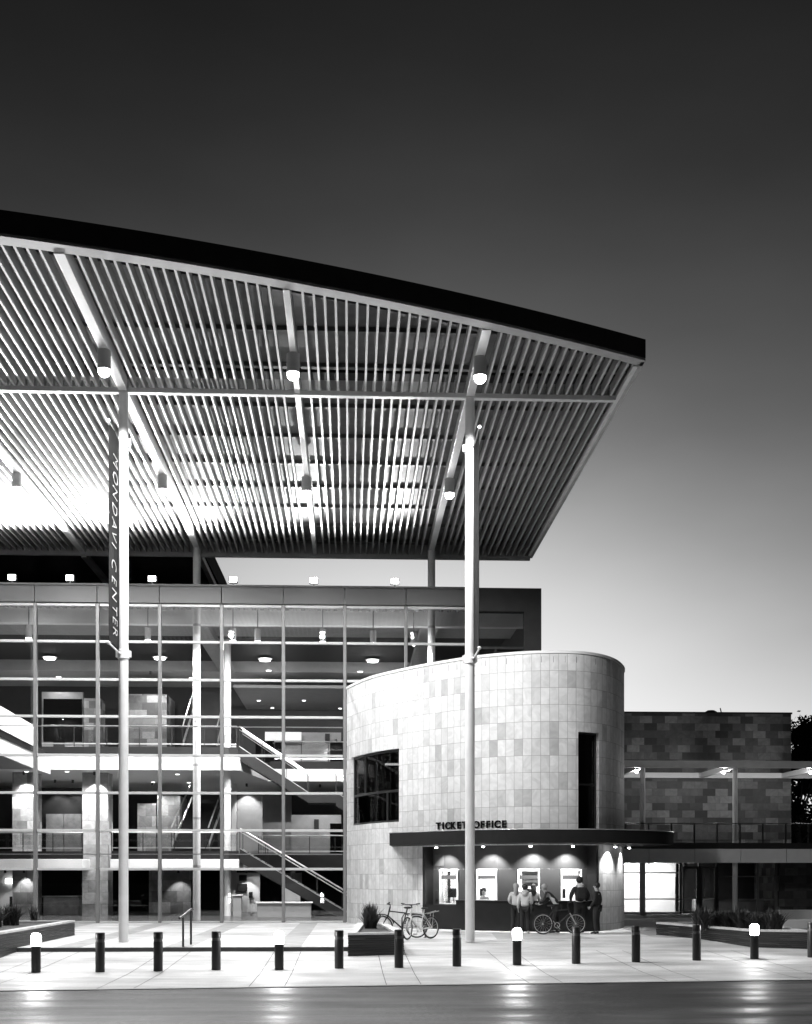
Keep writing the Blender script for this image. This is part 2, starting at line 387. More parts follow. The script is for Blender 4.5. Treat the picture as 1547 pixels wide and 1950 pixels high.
# lobby ceiling: ribbed deck, front beam, soffit strips round a dark slot
mb = MB(); x = XL+.2
while x < xb-.5: mb.box(x, x+.16, YG+.4, 53.2, 12.95, 13.09); x += .34
mb.build('ceiling_ribs', 'plaster_grey', TB)
MB().box(XL, xb-.32, 53.2, 53.6, 12.35, 13.09).build('ceiling_beam', 'plaster', TB)
MB().box(XL, xb-.32, 53.62, 57.8, 12.72, 13.09).build('ceiling_soffit', 'plaster_grey', TB)
MB().box(XL, xb-.32, 57.81, 66.4, 13.05, 13.09).build('ceiling_slot', 'charcoal', TB)
MB().box(XL, xb-.32, 66.41, YB-.02, 12.5, 13.09).build('ceiling_soffit', 'plaster_grey', TB)
for cx in (-6.35, 3.4): 
    MB().box(cx-.35, cx+.35, 53.7, 66, 12.35, 12.7).build('ceiling_rib', 'plaster_grey', TB)
# floor slabs
def px(u, Y): return on_y(u, 1500, Y).x
MB().box(px(446, 64), xb-.5, 63.6, 71.9, 11.25, 11.4).build('rear_ceiling', 'soffit_grey', TB)
YS = 57.6
def px(u, Y=YS): return on_y(u, 1500, Y).x
def pz(v, Y=YS, u=300): return on_y(u, v, Y).z
z2b, z2t = pz(1466), pz(1440)
xs2 = px(455)
MB().prism([(XL, YS), (xs2, YS), (xs2+.9, 64.2), (xb-.4, 64.2), (xb-.4, YB-.02), (XL, YB-.02)], z2b, z2t).build('upper_floor', 'plaster', TB)
MB().box(XL, xs2-.02, YS+.06, YS+.2, z2t, z2t+.42).build('floor_edge', 'charcoal', TB)
MB().box(xs2+1.0, xb-.5, 64.3, 64.5, z2t, z2t+.4).build('floor_edge', 'charcoal', TB)
z1b, z1t = pz(1655), pz(1636)
def slab1(x0, x1, y0): return MB().bbox(x0, x1, y0, YB-.02, z1b, z1t, .03)
slab1(XL, px(158), YS).build('lower_floor', 'plaster', TB)
slab1(px(209), px(455), YS+.1).build('lower_floor', 'plaster', TB)
MB().box(px(455)+.01, xb-.4, 65, YB-.03, z1b, z1t+.35).build('lower_floor', 'charcoal', TB)
MB().box(XL, px(157), YS+.06, YS+.2, z1t, z1t+.35).build('floor_edge', 'charcoal', TB)
MB().box(px(211), px(455)-.02, YS+.16, YS+.3, z1t, z1t+.37).build('floor_edge', 'charcoal', TB)
def railing(x0, x1, y, z, h=1.0, step=1.25, mid=True):
    rl = MB().tube([(x0, y, z+h), (x1, y, z+h)], .03, 8).build('railing', 'silver', TB, True)
    m2 = MB(); m2.box(x0, x1, y-.012, y+.012, z+.12, z+.17); sub(rl, m2, 'bottom_rail', 'silver')
    n = max(1, int((x1-x0)/step)); 
    for i in range(n+1):
        xx = x0+(x1-x0)*i/n; sub(rl, MB().box(xx-.018, xx+.018, y-.02, y+.02, z, z+h-.03), 'post', 'charcoal')
    sub(rl, MB().box(x0+.03, x1-.03, y+.002, y+.01, z+.2, z+h-.1), 'glass_panel', 'glass_clear')
railing(XL, px(66), YS+.12, z2t+.42); railing(px(78), xs2-.1, YS+.12, z2t+.42, .95)
railing(xs2+1.2, xb-.6, 64.4, z2t+.4)
railing(XL, px(157), YS+.12, z1t+.35, .85); railing(px(211), px(455)-.1, YS+.22, z1t+.37, .85)
railing(px(470), xb-.6, 65.1, z1t+.36, .95)
# stone piers and walls in the lobby
def pier(u0, u1, v0, v1, Y, dep, material, name='stone_pier'):
    x0, z0 = xz(u0, v1, Y); x1, z1 = xz(u1, v0, Y)
    return MB().box(x0, x1, Y, Y+dep, max(0.021, z0), z1).build(name, material, TB)
pier(24, 68, 1470, 1760, 59.2, 1.2, 'stone_lobby'); pier(157, 206, 1467, 1760, 59.2, 1.2, 'stone_lobby')
pier(-160, -40, 1470, 1760, 59.2, 1.2, 'stone_lobby')
pier(160, 192, 1330, 1430, 66.0, 1.2, 'stone_dark')
pier(240, 318, 1322, 1428, 66.5, 3, 'stone_dark'); pier(262, 298, 1530, 1640, 66.0, 2.5, 'stone_lobby')
pier(284, 364, 1655, 1760, 64.0, 3, 'stone_lobby'); pier(300, 342, 1515, 1625, 65.5, 3, 'stone_lobby')
pier(68, 157, 1500, 1760, 64.5, .4, 'charcoal', 'lift_wall')
pier(-80, 24, 1500, 1650, 66, .4, 'dark_wall', 'lift_wall')
pier(88, 121, 1550, 1630, 64.3, .12, 'wood', 'lift_door'); pier(122.5, 155, 1550, 1630, 64.3, .12, 'wood', 'lift_door')
pier(206, 284, 1655, 1760, 66.5, .3, 'opening_shade', 'hall_opening_shade')  # solid black panel, painted as the unlit depth of the opening
pier(-60, 24, 1655, 1760, 62.0, .4, 'plaster', 'lobby_wall')
pier(80, 158, 1318, 1428, 69, .3, 'plaster_grey', 'upper_wall'); pier(83, 156, 1331, 1412, 68.8, .1, 'opening_shade', 'doorway_shade')  # doorways are black panels with their dark depth put into the colour
pier(505, 574, 1394, 1410, 67, .25, 'plaster', 'wall_bulkhead'); pier(540, 650, 1395, 1462, 68, .25, 'soffit_grey', 'upper_wall')
pier(629, 652, 1411, 1462, 67.8, .15, 'opening_shade', 'doorway_shade'); pier(487, 535, 1410, 1450, 68.3, .2, 'opening_shade', 'doorway_shade')
pier(452, 500, 1515, 1625, 66.5, .3, 'plaster_grey', 'lobby_wall'); pier(555, 650, 1552, 1625, 67, .3, 'soffit_grey', 'lobby_wall')
pier(629, 650, 1568, 1625, 66.8, .15, 'opening_shade', 'doorway_shade'); pier(500, 555, 1515, 1625, 69, .3, 'soffit_grey', 'lobby_wall')
pier(440, 495, 1662, 1742, 65.5, .3, 'plaster', 'lobby_wall'); pier(540, 575, 1662, 1700, 66.5, .3, 'plaster_grey', 'lobby_wall')
pier(543, 572, 1690, 1720, 64.0, .3, 'plaster', 'lobby_wall')
pier(441, 450, 1420, 1700, 66.2, .3, 'plaster', 'lobby_wall')
for u, v, Y, w_, h_ in ((377, 1674, 66.2, .3, .3), (462, 1690, 65.4, .5, .4), (463, 1672, 65.4, .4, .3), (478, 1704, 65.4, .2, .3), (603, 1571, 66.9, .25, .6), (624, 1406, 67.9, .25, .5), (113, 1413, 68.9, .6, .8), (29, 1717, 61.9, .5, .5)):
    x_, z_ = xz(u, v, Y); MB().bbox(x_-w_/2, x_+w_/2, Y-.05, Y-.003, z_-h_/2, z_+h_/2, .01).build('wall_sign', 'charcoal', TB)
# main stair: dark flights that run along the facade
def flight(x0, z0, x1, z1, y0, y1, name):
    """flight from (x0,z0) down to (x1,z1) with sawtooth top, stringers, balustrade"""
    n = max(4, int(abs(z0-z1)/.165)); dx = (x1-x0)/n; dz = (z1-z0)/n
    top = []
    for i in range(n): top += [(x0+dx*i, z0+dz*i), (x0+dx*(i+1), z0+dz*i)]
    poly = top+[(x1, z1-.25), (x0, z0-.42)]
    st = MB().vprism(poly, y0+.06, y1-.06).build(name, 'charcoal', TB)
    for yy, yz in ((y0, y0+.055), (y1-.055, y1)):
        sub(st, MB().vprism([(x0, z0+.12), (x1, z1+.12), (x1, z1-.32), (x0, z0-.5)], yy, yz), 'stringer', 'charcoal')
        sub(st, MB().vprism([(x0, z0+.16), (x1, z1+.16), (x1, z1+.122), (x0, z0+.122)], yy-.01, yz+.01), 'stringer_cap', 'silver')
        sub(st, MB().tube([(x0, yy+.02, z0+1.05), (x1, yy+.02, z1+1.05)], .03, 8), 'handrail', 'silver', True)
        sub(st, MB().tube([(x0, yy+.02, z0+.9), (x1, yy+.02, z1+.9)], .014, 6), 'lower_rail', 'silver', True)
        for i in range(0, n+1, 4):
            xx = x0+dx*i; zz = z0+dz*i
            sub(st, MB().box(xx-.015, xx+.015, yy+.01, yy+.035, zz+.1, zz+1.03), 'post', 'charcoal')
    return st
SY0, SY1 = 57.9, 59.6
zl = pz(1513, SY0); xl0 = px(586, SY0); xl1 = px(640, SY0)
flight(px(456, SY0), z2t+.35, xl0, zl, SY0, SY1, 'staircase')
ld = MB().box(xl0, xl1, SY0, SY1+.0, zl-.35, zl).build('stair_landing', 'charcoal', TB)
sub(ld, MB().tube([(xl0, SY0+.02, zl+1.05), (xl1, SY0+.02, zl+1.05)], .03, 8), 'handrail', 'silver', True)
flight(xl1, zl, px(760, SY0), zl-1.9, SY0, SY1, 'staircase')
flight(px(457, SY0), z1t+.35, px(664, SY0), .02, SY0, SY1, 'staircase')
# flights that climb away from the viewer, between the floors
def flight_y(x0, x1, y0, z0, y1, z1):
    n = int((z1-z0)/.17); prof = []
    for i in range(n):
        a = y0+(y1-y0)*i/n; b = y0+(y1-y0)*(i+1)/n; za = z0+(z1-z0)*(i+1)/n; prof += [(a, za), (b, za)]
    prof += [(y1, z1-.45), (y0, z0-.3)]
    mb = MB(); k = len(prof)
    mb.add([(x0, a, b) for a, b in prof]+[(x1, a, b) for a, b in prof], [tuple(range(k)), tuple(range(2*k-1, k-1, -1))]+[((i+1) % k, i, k+i, k+(i+1) % k) for i in range(k)])
    st = mb.build('cross_stair', 'charcoal', TB)
    for xx in (x0-.03, x1+.03):
        sub(st, MB().tube([(xx, y0, z0+1.1), (xx, y1, z1+1.0)], .035, 8), 'handrail', 'silver', True)
        sub(st, MB().tube([(xx, y0, z0+.25), (xx, y1, z1+.15)], .05, 6), 'stringer', 'silver', True)
        for i in range(0, 5):
            t = i/4; y = y0+(y1-y0)*t; z = z0+(z1-z0)*t; sub(st, MB().box(xx-.015, xx+.015, y-.015, y+.015, z, z+1.03), 'post', 'charcoal')
flight_y(px(328, 58.2), px(396, 58.2), 58.2, z1t+.35, 65.8, z2b-.9)
flight_y(px(346, 58.4), px(410, 58.4), 59.0, z2t+.4, 65.5, z2t+4.)
# white stair flank at the left edge
p0, p1 = on_y(-70, 1303, 54.5), on_y(65, 1382, 54.5); q0, q1 = on_y(-70, 1352, 54.5), on_y(65, 1421, 54.5)
sf = MB().vprism([(p0.x, p0.z), (p1.x, p1.z), (q1.x, q1.z), (q0.x, q0.z)], 54.5, 54.7).build('stair_flank', 'plaster', TB)
r0, r1 = on_y(-70, 1372, 54.5), on_y(65, 1432, 54.5)
sub(sf, MB().vprism([(q0.x, q0.z-.01), (q1.x, q1.z-.01), (r1.x, r1.z), (r0.x, r0.z)], 54.55, 56.5), 'stair_underside', 'charcoal')
s0, s1 = on_y(-70, 1440, 54.5), on_y(66, 1464, 54.5)
sub(sf, MB().vprism([(r0.x, r0.z-.01), (r1.x, r1.z-.01), (s1.x, s1.z), (on_y(8, 1441, 54.5).x, s0.z)], 54.6, 57.4), 'stair_soffit', 'plaster')
# columns inside the glass that reach the lobby ceiling
def col_px(u, Y, r, z1, name='lobby_column', parent=TB):
    x = px(u, Y); return MB().lathe([(r, 0.021), (r, z1)], (x, Y, 0), 24).build(name, 'white_paint', parent, True)
col_px(433.5, 58.6, .16, 12.7)
# lobby furniture
def furn(name, label, cat, u0, u1, v0, Y, dep, material):
    x0, z0 = xz(u0, v0, Y); x1 = xz(u1, v0, Y)[0]
    t = thing(name, label, cat, ((x0+x1)/2, Y+dep/2, .02)); MB().bbox(x0+.06, x1-.06, Y+.05, Y+dep, .021, z0-.06, .015).build('body', material, t)
    MB().bbox(x0, x1, Y, Y+dep, z0-.058, z0, .012).build('top', 'plaster', t); return t
furn('reception_desk', 'long panelled wooden reception desk between the lit stone piers', 'desk', 80, 153, 1706, 60.2, .9, 'wood')
furn('bench', 'long low pale bench with grey front under the lobby stair', 'bench', 487, 595, 1718, 55.8, .8, 'plaster_grey')
furn('information_stand', 'tall narrow pale stand with dark screen beside the lobby column', 'stand', 441, 462, 1704, 57.0, .6, 'plaster_grey')
for u, v, Y in ((22, 1678, 61.9),):
    x, z = xz(u, v, Y); t = tag(MB().bbox(x-.28, x+.28, Y-.08, Y-.005, z-.12, z+.12, .02).build('exit_sign', 'exit_glow', None, False, (x, Y, z)), 'small glowing exit sign on the pale lobby wall at the left', 'lamp')  # lit exit sign built as a glowing box

# ------------------------------------------------------------------ great canopy
ZC = 15.5; YCOL = 35.9; YBK = 54.0; YBC = 52.9
XCR = on_z(1230, 683, ZC).x
XCL = -19.
RC = thing('roof_canopy', 'huge white slatted canopy roof with dark curved front edge over the plaza', 'canopy', (-2, 44, 0))
fe = [(-40, 437), (0, 445), (100, 459), (200, 475), (300, 491), (410, 507), (500, 522), (600, 540), (700, 560), (800, 581), (900, 603), (1000, 626), (1100, 650), (1230, 683)]
fpts = [on_z(u, v, ZC) for u, v in fe]
sl0 = (fpts[1].y-fpts[0].y)/(fpts[1].x-fpts[0].x)
front = [(XCL, fpts[0].y+(XCL-fpts[0].x)*.11)]+[(p.x, p.y) for p in fpts]
# smooth the front edge with a fitted quadratic
xs = [p[0] for p in front]; ys = [p[1] for p in front]
def lsq(xs, ys, deg):
    n = deg+1; A = [[sum(x**(i+j) for x in xs) for j in range(n)] for i in range(n)]; b = [sum(y*x**i for x, y in zip(xs, ys)) for i in range(n)]
    for i in range(n):
        pvt = A[i][i]
        for j in range(i+1, n):
            q = A[j][i]/pvt; A[j] = [a-q*c for a, c in zip(A[j], A[i])]; b[j] -= q*b[i]
    c = [0]*n
    for i in range(n-1, -1, -1): c[i] = (b[i]-sum(A[i][j]*c[j] for j in range(i+1, n)))/A[i][i]
    return c
qc = lsq([p.x for p in fpts], [p.y for p in fpts], 2)
def fy(x):
    if x < -9: 
        x0 = -9; return qc[0]+qc[1]*x0+qc[2]*x0*x0+(x-x0)*(qc[1]+2*qc[2]*x0)*.6
    return qc[0]+qc[1]*x+qc[2]*x*x
NX = 48; gxs = [XCL+(XCR-XCL)*i/NX for i in range(NX+1)]
def edge_strip(dy0, dy1, z0, z1):
    return MB().prism([(x, fy(x)+dy0) for x in gxs]+[(x, fy(x)+dy1) for x in reversed(gxs)], z0, z1)
edge_strip(0, .12, ZC+.02, ZC+.51).build('front_fascia', 'fascia_metal', RC)
edge_strip(.03, .42, ZC-.04, ZC+.018).build('front_rim', 'rim_paint', RC)
MB().prism([(x, fy(x)+.13) for x in gxs]+[(XCR, YBK), (XCL, YBK)], ZC+.44, ZC+.50).build('roof_deck', 'deck_metal', RC)
MB().box(XCR-.10, XCR, fy(XCR)+.13, YBK, ZC-.04, ZC+.45).build('side_fascia', 'rim_paint', RC)
MB().box(XCR-.22, XCR-.105, fy(XCR)+.45, YBK-.3, ZC-.03, ZC+.1).build('side_rim', 'white_paint', RC)
MB().box(XCL, XCR-.11, YBK-.16, YBK, ZC-.16, ZC+.45).build('rear_beam', 'rim_paint', RC)
MB().bbox(XCL, XCR-.23, YCOL-.1, YCOL+.1, ZC-.1, ZC+.04, .01).build('column_beam', 'white_paint', RC)
ribs = [-16.1, -11.22, -6.35, -1.48, 3.40]
for x in ribs:
    hw = .12 if x != -1.48 else .08
    MB().bbox(x-hw, x+hw, fy(x)+.43, YCOL-.11, ZC-.06, ZC+.36, .01).build('rib_beam', 'white_paint', RC)
    MB().bbox(x-hw, x+hw, YCOL+.11, YBK-.17, ZC-.06, ZC+.36, .01).build('rib_beam', 'white_paint', RC)
PITCH = .2567; fx = []
x = ribs[-1]+PITCH*.5+.02
while x < XCR-.3: fx.append(x); x += PITCH
x = ribs[-1]-PITCH*.5-.02
while x > XCL+.2:
    fx.append(x); x -= PITCH
fx = [x for x in fx if all(abs(x-r) > .16 for r in ribs)]
spans = sorted(ribs+[XCL, XCR])
def fin(mb, x, y0, y1):
    mb.add([(x-.028, y0, ZC), (x+.028, y0, ZC), (x+.028, y1, ZC), (x-.028, y1, ZC)]+[(x+a, b, ZC+.3) for a, b in ((-.02, y0), (.02, y0), (.02, y1), (-.02, y1))],
        [(3, 2, 1, 0), (4, 5, 6, 7), (0, 1, 5, 4), (1, 2, 6, 5), (2, 3, 7, 6), (3, 0, 4, 7)])
for a, b in zip(spans, spans[1:]):
    m1, m2 = MB(), MB()
    for x in fx:
        if a < x < b: fin(m1, x, fy(x)+.36, YCOL-.16); fin(m2, x, YCOL+.13, YBK-.2)
    m1.build('slat_panel', 'fin_paint', RC); m2.build('slat_panel', 'fin_paint', RC)
for y in [37.9, 40.5, 43.1, 45.7, 48.2, 50.7, 53.0, 34.9, 32.6]:
    mb = MB()
    for a, b in zip(spans, spans[1:]):
        a2 = a+.13; b2 = b-.13
        if y < 36:
            while a2 < b2 and fy(a2) > y-.5: a2 += .1
        while a2 < b2 and fy(b2) > y-.5: b2 -= .1
        if b2-a2 < .2: continue
        mb.box(a2, b2, y-.05, y+.05, ZC+.325, ZC+.435)
        mb.box(a2, b2, y-.09, y+.09, ZC+.305, ZC+.323)
    mb.build('purlin', 'purlin_steel', RC)
mb = edge_strip(1.35, 1.47, ZC+.325, ZC+.435); mb.build('edge_purlin', 'purlin_steel', RC)
MB().box(XCL, XCR-.3, 35.2, 35.75, ZC+.31, ZC+.43).build('gutter_shadow', 'charcoal', RC)  # charcoal strip paints the shadow band along the gutter above the column beam
# the roof runs on, unlit, over the hall behind
MH = thing('main_hall', 'dark main hall block rising behind the glass lobby under the roof', 'building', (-14, 66, 0))
xe = on_z(418, 1113, ZC).x
MB().prism([(-60, YBK+.03), (on_z(388, 1055, ZC).x, YBK+.03), (xe, 62), (xe, 75), (-60, 75)], ZC+.05, ZC+.9).build('roof', 'fascia_metal', MH)
MB().box(-60, -10., 68, 68.4, 13.31, ZC+.05).build('wall', 'fascia_metal', MH)
MB().box(-60, -10., 72.5, 95, 0, 20).build('stage_block', 'fascia_metal', MH)
for x in (-11.22, -6.35): MB().box(x-.11, x+.11, YBK+.03, 67.9, ZC-.2, ZC+.04).build('rib_beam', 'rim_paint', MH)
# columns
def column(x, y, r, z1, zb=0.004, name='column'):
    c = MB().lathe([(r, zb), (r, z1)], (x, y, 0), 32).build(name, 'white_paint', RC, True)
    return c
for x in (ribs[2], ribs[4]):
    column(x, YCOL+.0, .135, ZC-.1)
    c = column(x, YBC, .155, ZC-.06, .021, 'rear_column')
    for z in (12.2, 9.9, 8.2, 6.4, 4.2, 2.2): sub(c, MB().lathe([(.158, 0), (.158, .1)], (x, YBC, z), 32), 'joint_band', 'rim_paint', True)
c = column(-16.1, YCOL, .135, ZC-.1); column(-16.1, YBC, .155, ZC-.06, .021, 'rear_column')

# canopy pendant downlights
def can_light(x, y, power, label, ztop=ZC-.06):
    t = thing('canopy_downlight', label, 'downlight', (x, y, ztop), 'canopy downlights')
    MB().lathe([(.02, 0), (.17, -.002), (.17, -.5), (.155, -.5), (.15, -.34), (.001, -.33)], (x, y, ztop), 24).build('housing', 'rim_paint', t, True)
    MB().lathe([(.08, -.40), (.145, -.44), (.16, -.52), (.145, -.6), (.09, -.66), (.001, -.69)], (x, y, ztop), 20).build('bulb', 'lamp_hot', t, True)
    spot((x, y, ztop-.74), (0, 0, -1), power, 168, .25, .12, t)
nm = {-11.22: 'far left', -6.35: 'left', -1.48: 'middle', 3.40: 'right'}
CAN_F, CAN_R = 2600, 2000
for x, CAN_F in ((-6.35, 4800), (-1.48, 3600), (3.40, 3000)): can_light(x, 33.1, CAN_F, 'glaring cylinder downlight under front slats of canopy, on its %s rib' % nm[x])
for x, CAN_R in ((-11.22, 3400), (-6.35, 2600), (-1.48, 1300), (3.40, 900)): can_light(x, 43.3, CAN_R, 'cylinder downlight under rear slats of canopy, on its %s rib' % nm[x])

# floodlights on the parapet
FL = [(25, 4200, 'far left end, with the widest glow'), (135, 2600, 'left of the banner'), (291, 2200, 'right of the left canopy column'), (445, 1500, 'right of the rear canopy column'), (598, 1100, 'above the middle of the lobby glass'), (752, 900, 'nearest the dark corner bay'), (-130, 4200, 'beyond the left edge')]
for u, pwr, where in FL[:6]+[FL[6]]:
    x = on_y(u, 1115, YG).x; y = YG-.1; z = PZ1
    t = thing('floodlight', 'glaring floodlight on the lobby parapet, '+where, 'floodlight', (x, y, z), 'floodlights along the parapet')
    MB().box(x-.03, x+.03, y-.02, y+.02, z, z+.1).build('bracket', 'dark_metal', t)
    MB().bbox(x-.17, x+.17, y-.05, y+.16, z+.09, z+.33, .02).build('housing', 'dark_metal', t)
    MB().bbox(x-.14, x+.14, y-.075, y-.052, z+.11, z+.31, .008).build('lens', 'lamp_hot', t)
    spot((x, y-.12, z+.22), (-.3 if u < 400 else -.55, -.8, .45), pwr*(3.3 if u < 400 else 4.), 136, 1., .1, t)
    spot((x, y-.30, z+.1), (0, .9, -.75), 1.2, 120, .8, .05, t)

# ------------------------------------------------------------------ lobby lamps
CL = []
def ceil_lamp(u, v, Z, r, power, label, big=False, cone=140):
    p = on_z(u, v, Z)
    t = thing('ceiling_downlight', label, 'downlight', (p.x, p.y, Z), 'lobby downlights')
    MB().lathe([(r*1.25, -.0), (r*1.25, -.03), (r, -.035)], (p.x, p.y, Z), 20).build('trim_ring', 'white_paint', t, True)
    MB().lathe([(r*.95, -.036), (r*.9, -.05 if not big else -.12), (.001, -.055 if not big else -.16)], (p.x, p.y, Z), 20).build('lens', 'lamp_warm' if big else 'lamp_small', t, True)
    if power: spot((p.x, p.y, Z-.2), (0, 0, -1), power, cone, .6, .08, t)
def pendant(u, v, Z, power, label):
    p = on_z(u, v, Z); t = thing('pendant_lamp', label, 'pendant', (p.x, p.y, Z), 'lobby pendants')
    MB().lathe([(.13, .0), (.13, .5), (.02, .52), (.02, 1.3)], (p.x, p.y, Z), 18).build('housing', 'plaster_grey', t, True)
    MB().lathe([(.12, -.002), (.11, -.06), (.001, -.09)], (p.x, p.y, Z), 18).build('bulb', 'lamp_warm', t, True)
    point((p.x, p.y, Z-.22), power*.03, .1, t); spot((p.x, p.y, Z-.25), (0, .25, -1), power, 172, .3, .1, t)
for i, (u, v) in enumerate([(95, 1251), (305, 1251), (505, 1254), (710, 1256)]):
    ceil_lamp(u, v, 12.95, .3, 1300, 'big bright ceiling lamp in the dark lobby slot, %s from the left' % ['first', 'second', 'third', 'fourth'][i], True)
for i, (u, v) in enumerate([(55, 1215), (282, 1219), (444, 1220), (491, 1221), (615, 1222), (711, 1224), (788, 1226)]):
    pendant(u, v, 11.5, 2500, 'pendant lamp behind the top row of lobby glass, number %s counted from the left' % ['one', 'two', 'three', 'four', 'five', 'six', 'seven'][i])
for i, (u, v) in enumerate([(112, 1288), (365, 1290), (512, 1276), (686, 1278)]):
    ceil_lamp(u, v, 12.5, .14, 120, 'small downlight in the grey rear soffit of the lobby, %s from the left' % ['first', 'second', 'third', 'fourth'][i])
for i, (u, v) in enumerate([(493, 1333), (579, 1333), (519, 1347), (648, 1348)]):
    ceil_lamp(u, v, 11.25, .1, 60, 'small downlight in the dark upper ceiling over the stair, %s' % ['upper left', 'upper right', 'lower left', 'lower right beside the stone drum'][i])
for i, (u, v) in enumerate([(51, 1468), (128, 1468), (338, 1473), (292, 1488), (360, 1489), (442, 1501)]):
    ceil_lamp(u, v, z2b, .1, 260, 'small downlight under the upper lobby floor, %s from the left' % ['first', 'second', 'fourth', 'third', 'fifth', 'sixth'][i])

def wash(p, d, power, cone=70): spot(p, d, power, cone, .5, .06)
# wall washers on the stone piers and walls (fixtures hidden in the soffits above)
def washer(u, Y, z, power, label, d=(0, .45, -1), cone=75):
    x = px(u, Y); t = thing('wall_washer', label, 'spotlight', (x, Y, z), 'lobby wall washers')
    MB().lathe([(.06, 0), (.06, -.16), (.045, -.16), (.04, -.1)], (x, Y, z), 14).build('housing', 'dark_metal', t, True)
    MB().lathe([(.038, -.11), (.035, -.13), (.001, -.135)], (x, Y, z), 12).build('lens', 'lamp_small', t, True)
    spot((x, Y, z-.18), d, power*LOBBY, cone, .5, .04, t)
washer(46, 58.6, z2b-.01, 420, 'spot washing the white pier at the left of the lobby')
washer(180, 58.6, z2b-.01, 420, 'spot washing the stone pier left of the tall pole')
washer(10, 60.6, z1b-.01, 60, 'spot washing the ground floor wall at far left')
washer(46, 58.8, z1b-.01, 50, 'spot low on the pier at the left of the lobby')
washer(105, 63.6, z2b-.01, 200, 'spot over the left lift door'); washer(139, 63.6, z2b-.01, 200, 'spot over the right lift door')
washer(120, 67.9, 10.3, 260, 'spot over the dark upper doorway', (0, .7, -.5), 100)
washer(287, 65.8, 12.4, 170, 'spot washing the upper stone wall beside the tall pole', (0, .35, -1), 60)
washer(291, 65.0, z2b-.01, 110, 'spot washing the stone wall behind the tall pole')
washer(340, 63.3, z1b-.01, 50, 'spot washing the ground floor stone wall by the column')
washer(522, 66.3, 8.9, 160, 'spot over the pale upper bulkhead', (0, .6, -.6), 100); washer(640, 67.3, 9.1, 160, 'spot over the upper doorway at right', (0, .5, -.7), 100)
washer(470, 64.8, z1b-.01, 60, 'spot on the pale wall under the stair'); washer(610, 66.2, z2b-.01, 160, 'spot on the grey wall behind the stair')
washer(470, 65.8, z2b-.01, 160, 'spot on the grey wall left of the stair')
washer(560, 57.2, z1b-.01, 30, 'spot above the pale lobby bench', (0, .1, -1), 120)

# ------------------------------------------------------------------ ticket office
TO = thing('ticket_office', 'curved pale stone ticket office drum with dark canopy and lit windows', 'building', (5.5, 46, 0))
ZT = 9.28
rim = [(663, 1312), (700, 1293), (750, 1281.5), (800, 1270.5), (850, 1262), (900, 1254), (950, 1249), (1000, 1245.2), (1040, 1244), (1075, 1244), (1105, 1245), (1135, 1248.5), (1158, 1254), (1174, 1261), (1183, 1268)]
ctrl = [on_z(u, v, ZT) for u, v in rim]
ctrl = [Vector((ctrl[0].x-.05, YG-.1, 0))]+[Vector((p.x, p.y, 0)) for p in ctrl[1:]]
xt = on_y(1185.5, 1400, 46.2).x
ctrl += [Vector((xt-.03, 45.6, 0)), Vector((xt, 46.4, 0)), Vector((xt-.1, 48.2, 0)), Vector((xt-.7, 50.4, 0)), Vector((xt-2, 52.2, 0))]
def catmull(P, n=10):
    out = []
    for i in range(len(P)-1):
        a = P[max(i-1, 0)]; b = P[i]; c = P[i+1]; d = P[min(i+2, len(P)-1)]
        for k in range(n):
            t = k/n; out.append(.5*((2*b)+(c-a)*t+(2*a-5*b+4*c-d)*t*t+(3*b-a-3*c+d)*t**3))
    out.append(P[-1]); return out
def smooth_line(P, it):
    for _ in range(it): P = [P[0]]+[(P[i-1]+P[i]*2+P[i+1])/4 for i in range(1, len(P)-1)]+[P[-1]]
    return P
dense = smooth_line(catmull(ctrl, 10), 40)
arc = [0.]
for a, b in zip(dense, dense[1:]): arc.append(arc[-1]+(b-a).length)
def W(s):
    s = max(0, min(arc[-1], s))
    lo, hi = 0, len(arc)-1
    while hi-lo > 1:
        mid = (lo+hi)//2
        if arc[mid] <= s: lo = mid
        else: hi = mid
    t = (s-arc[lo])/max(1e-9, arc[hi]-arc[lo]); p = dense[lo].lerp(dense[hi], t)
    e = .08
    return p, None
def Wn(s):
    a = W(max(0, s-.15))[0]; b = W(min(arc[-1], s+.15))[0]; d = (b-a).normalized(); return Vector((d.y, -d.x, 0))
TIPS = None
def s_at(u):
    best = None
    for i in range(2000):
        s = arc[-1]*i/2000; pu = proj(tuple(W(s)[0][:2])+(5.,))[0]
        if pu >= u: return s
    return arc[-1]
def shell(s0, s1, z0, z1, off=0., th=.3, step=.12):
    """curved solid along the wall line, its outer face off metres outside it"""
    n = max(1, int(math.ceil((s1-s0)/step))); mb = MB(); uv = []; vs = []; fs = []
    for i in range(n+1):
        s = s0+(s1-s0)*i/n; p = W(s)[0]; nn = Wn(s)
        for q, z in ((p+nn*off, z0), (p+nn*off, z1), (p+nn*(off-th), z1), (p+nn*(off-th), z0)):
            vs.append((q.x, q.y, z)); uv.append((s, z))
    for i in range(n):
        a = i*4; b = a+4
        fs += [(a, b, b+1, a+1), (a+1, b+1, b+2, a+2), (a+2, b+2, b+3, a+3), (a+3, b+3, b, a)]
    fs += [(0, 1, 2, 3), (n*4+3, n*4+2, n*4+1, n*4)]
    mb.add(vs, fs); mb.uv = uv; return mb
def merge(*mbs):
    m = MB(); m.uv = []
    for b in mbs: m.add(b.v, b.f); m.uv += b.uv
    return m
sA, sB = s_at(669), s_at(760); sC, sD = s_at(1101), s_at(1141); sE, sF = s_at(804), s_at(1140); sEnd = arc[-1]
WZ0, WZ1 = 3.83, 6.5; SZ0, SZ1 = 3.35, 6.68; ZO = 2.9
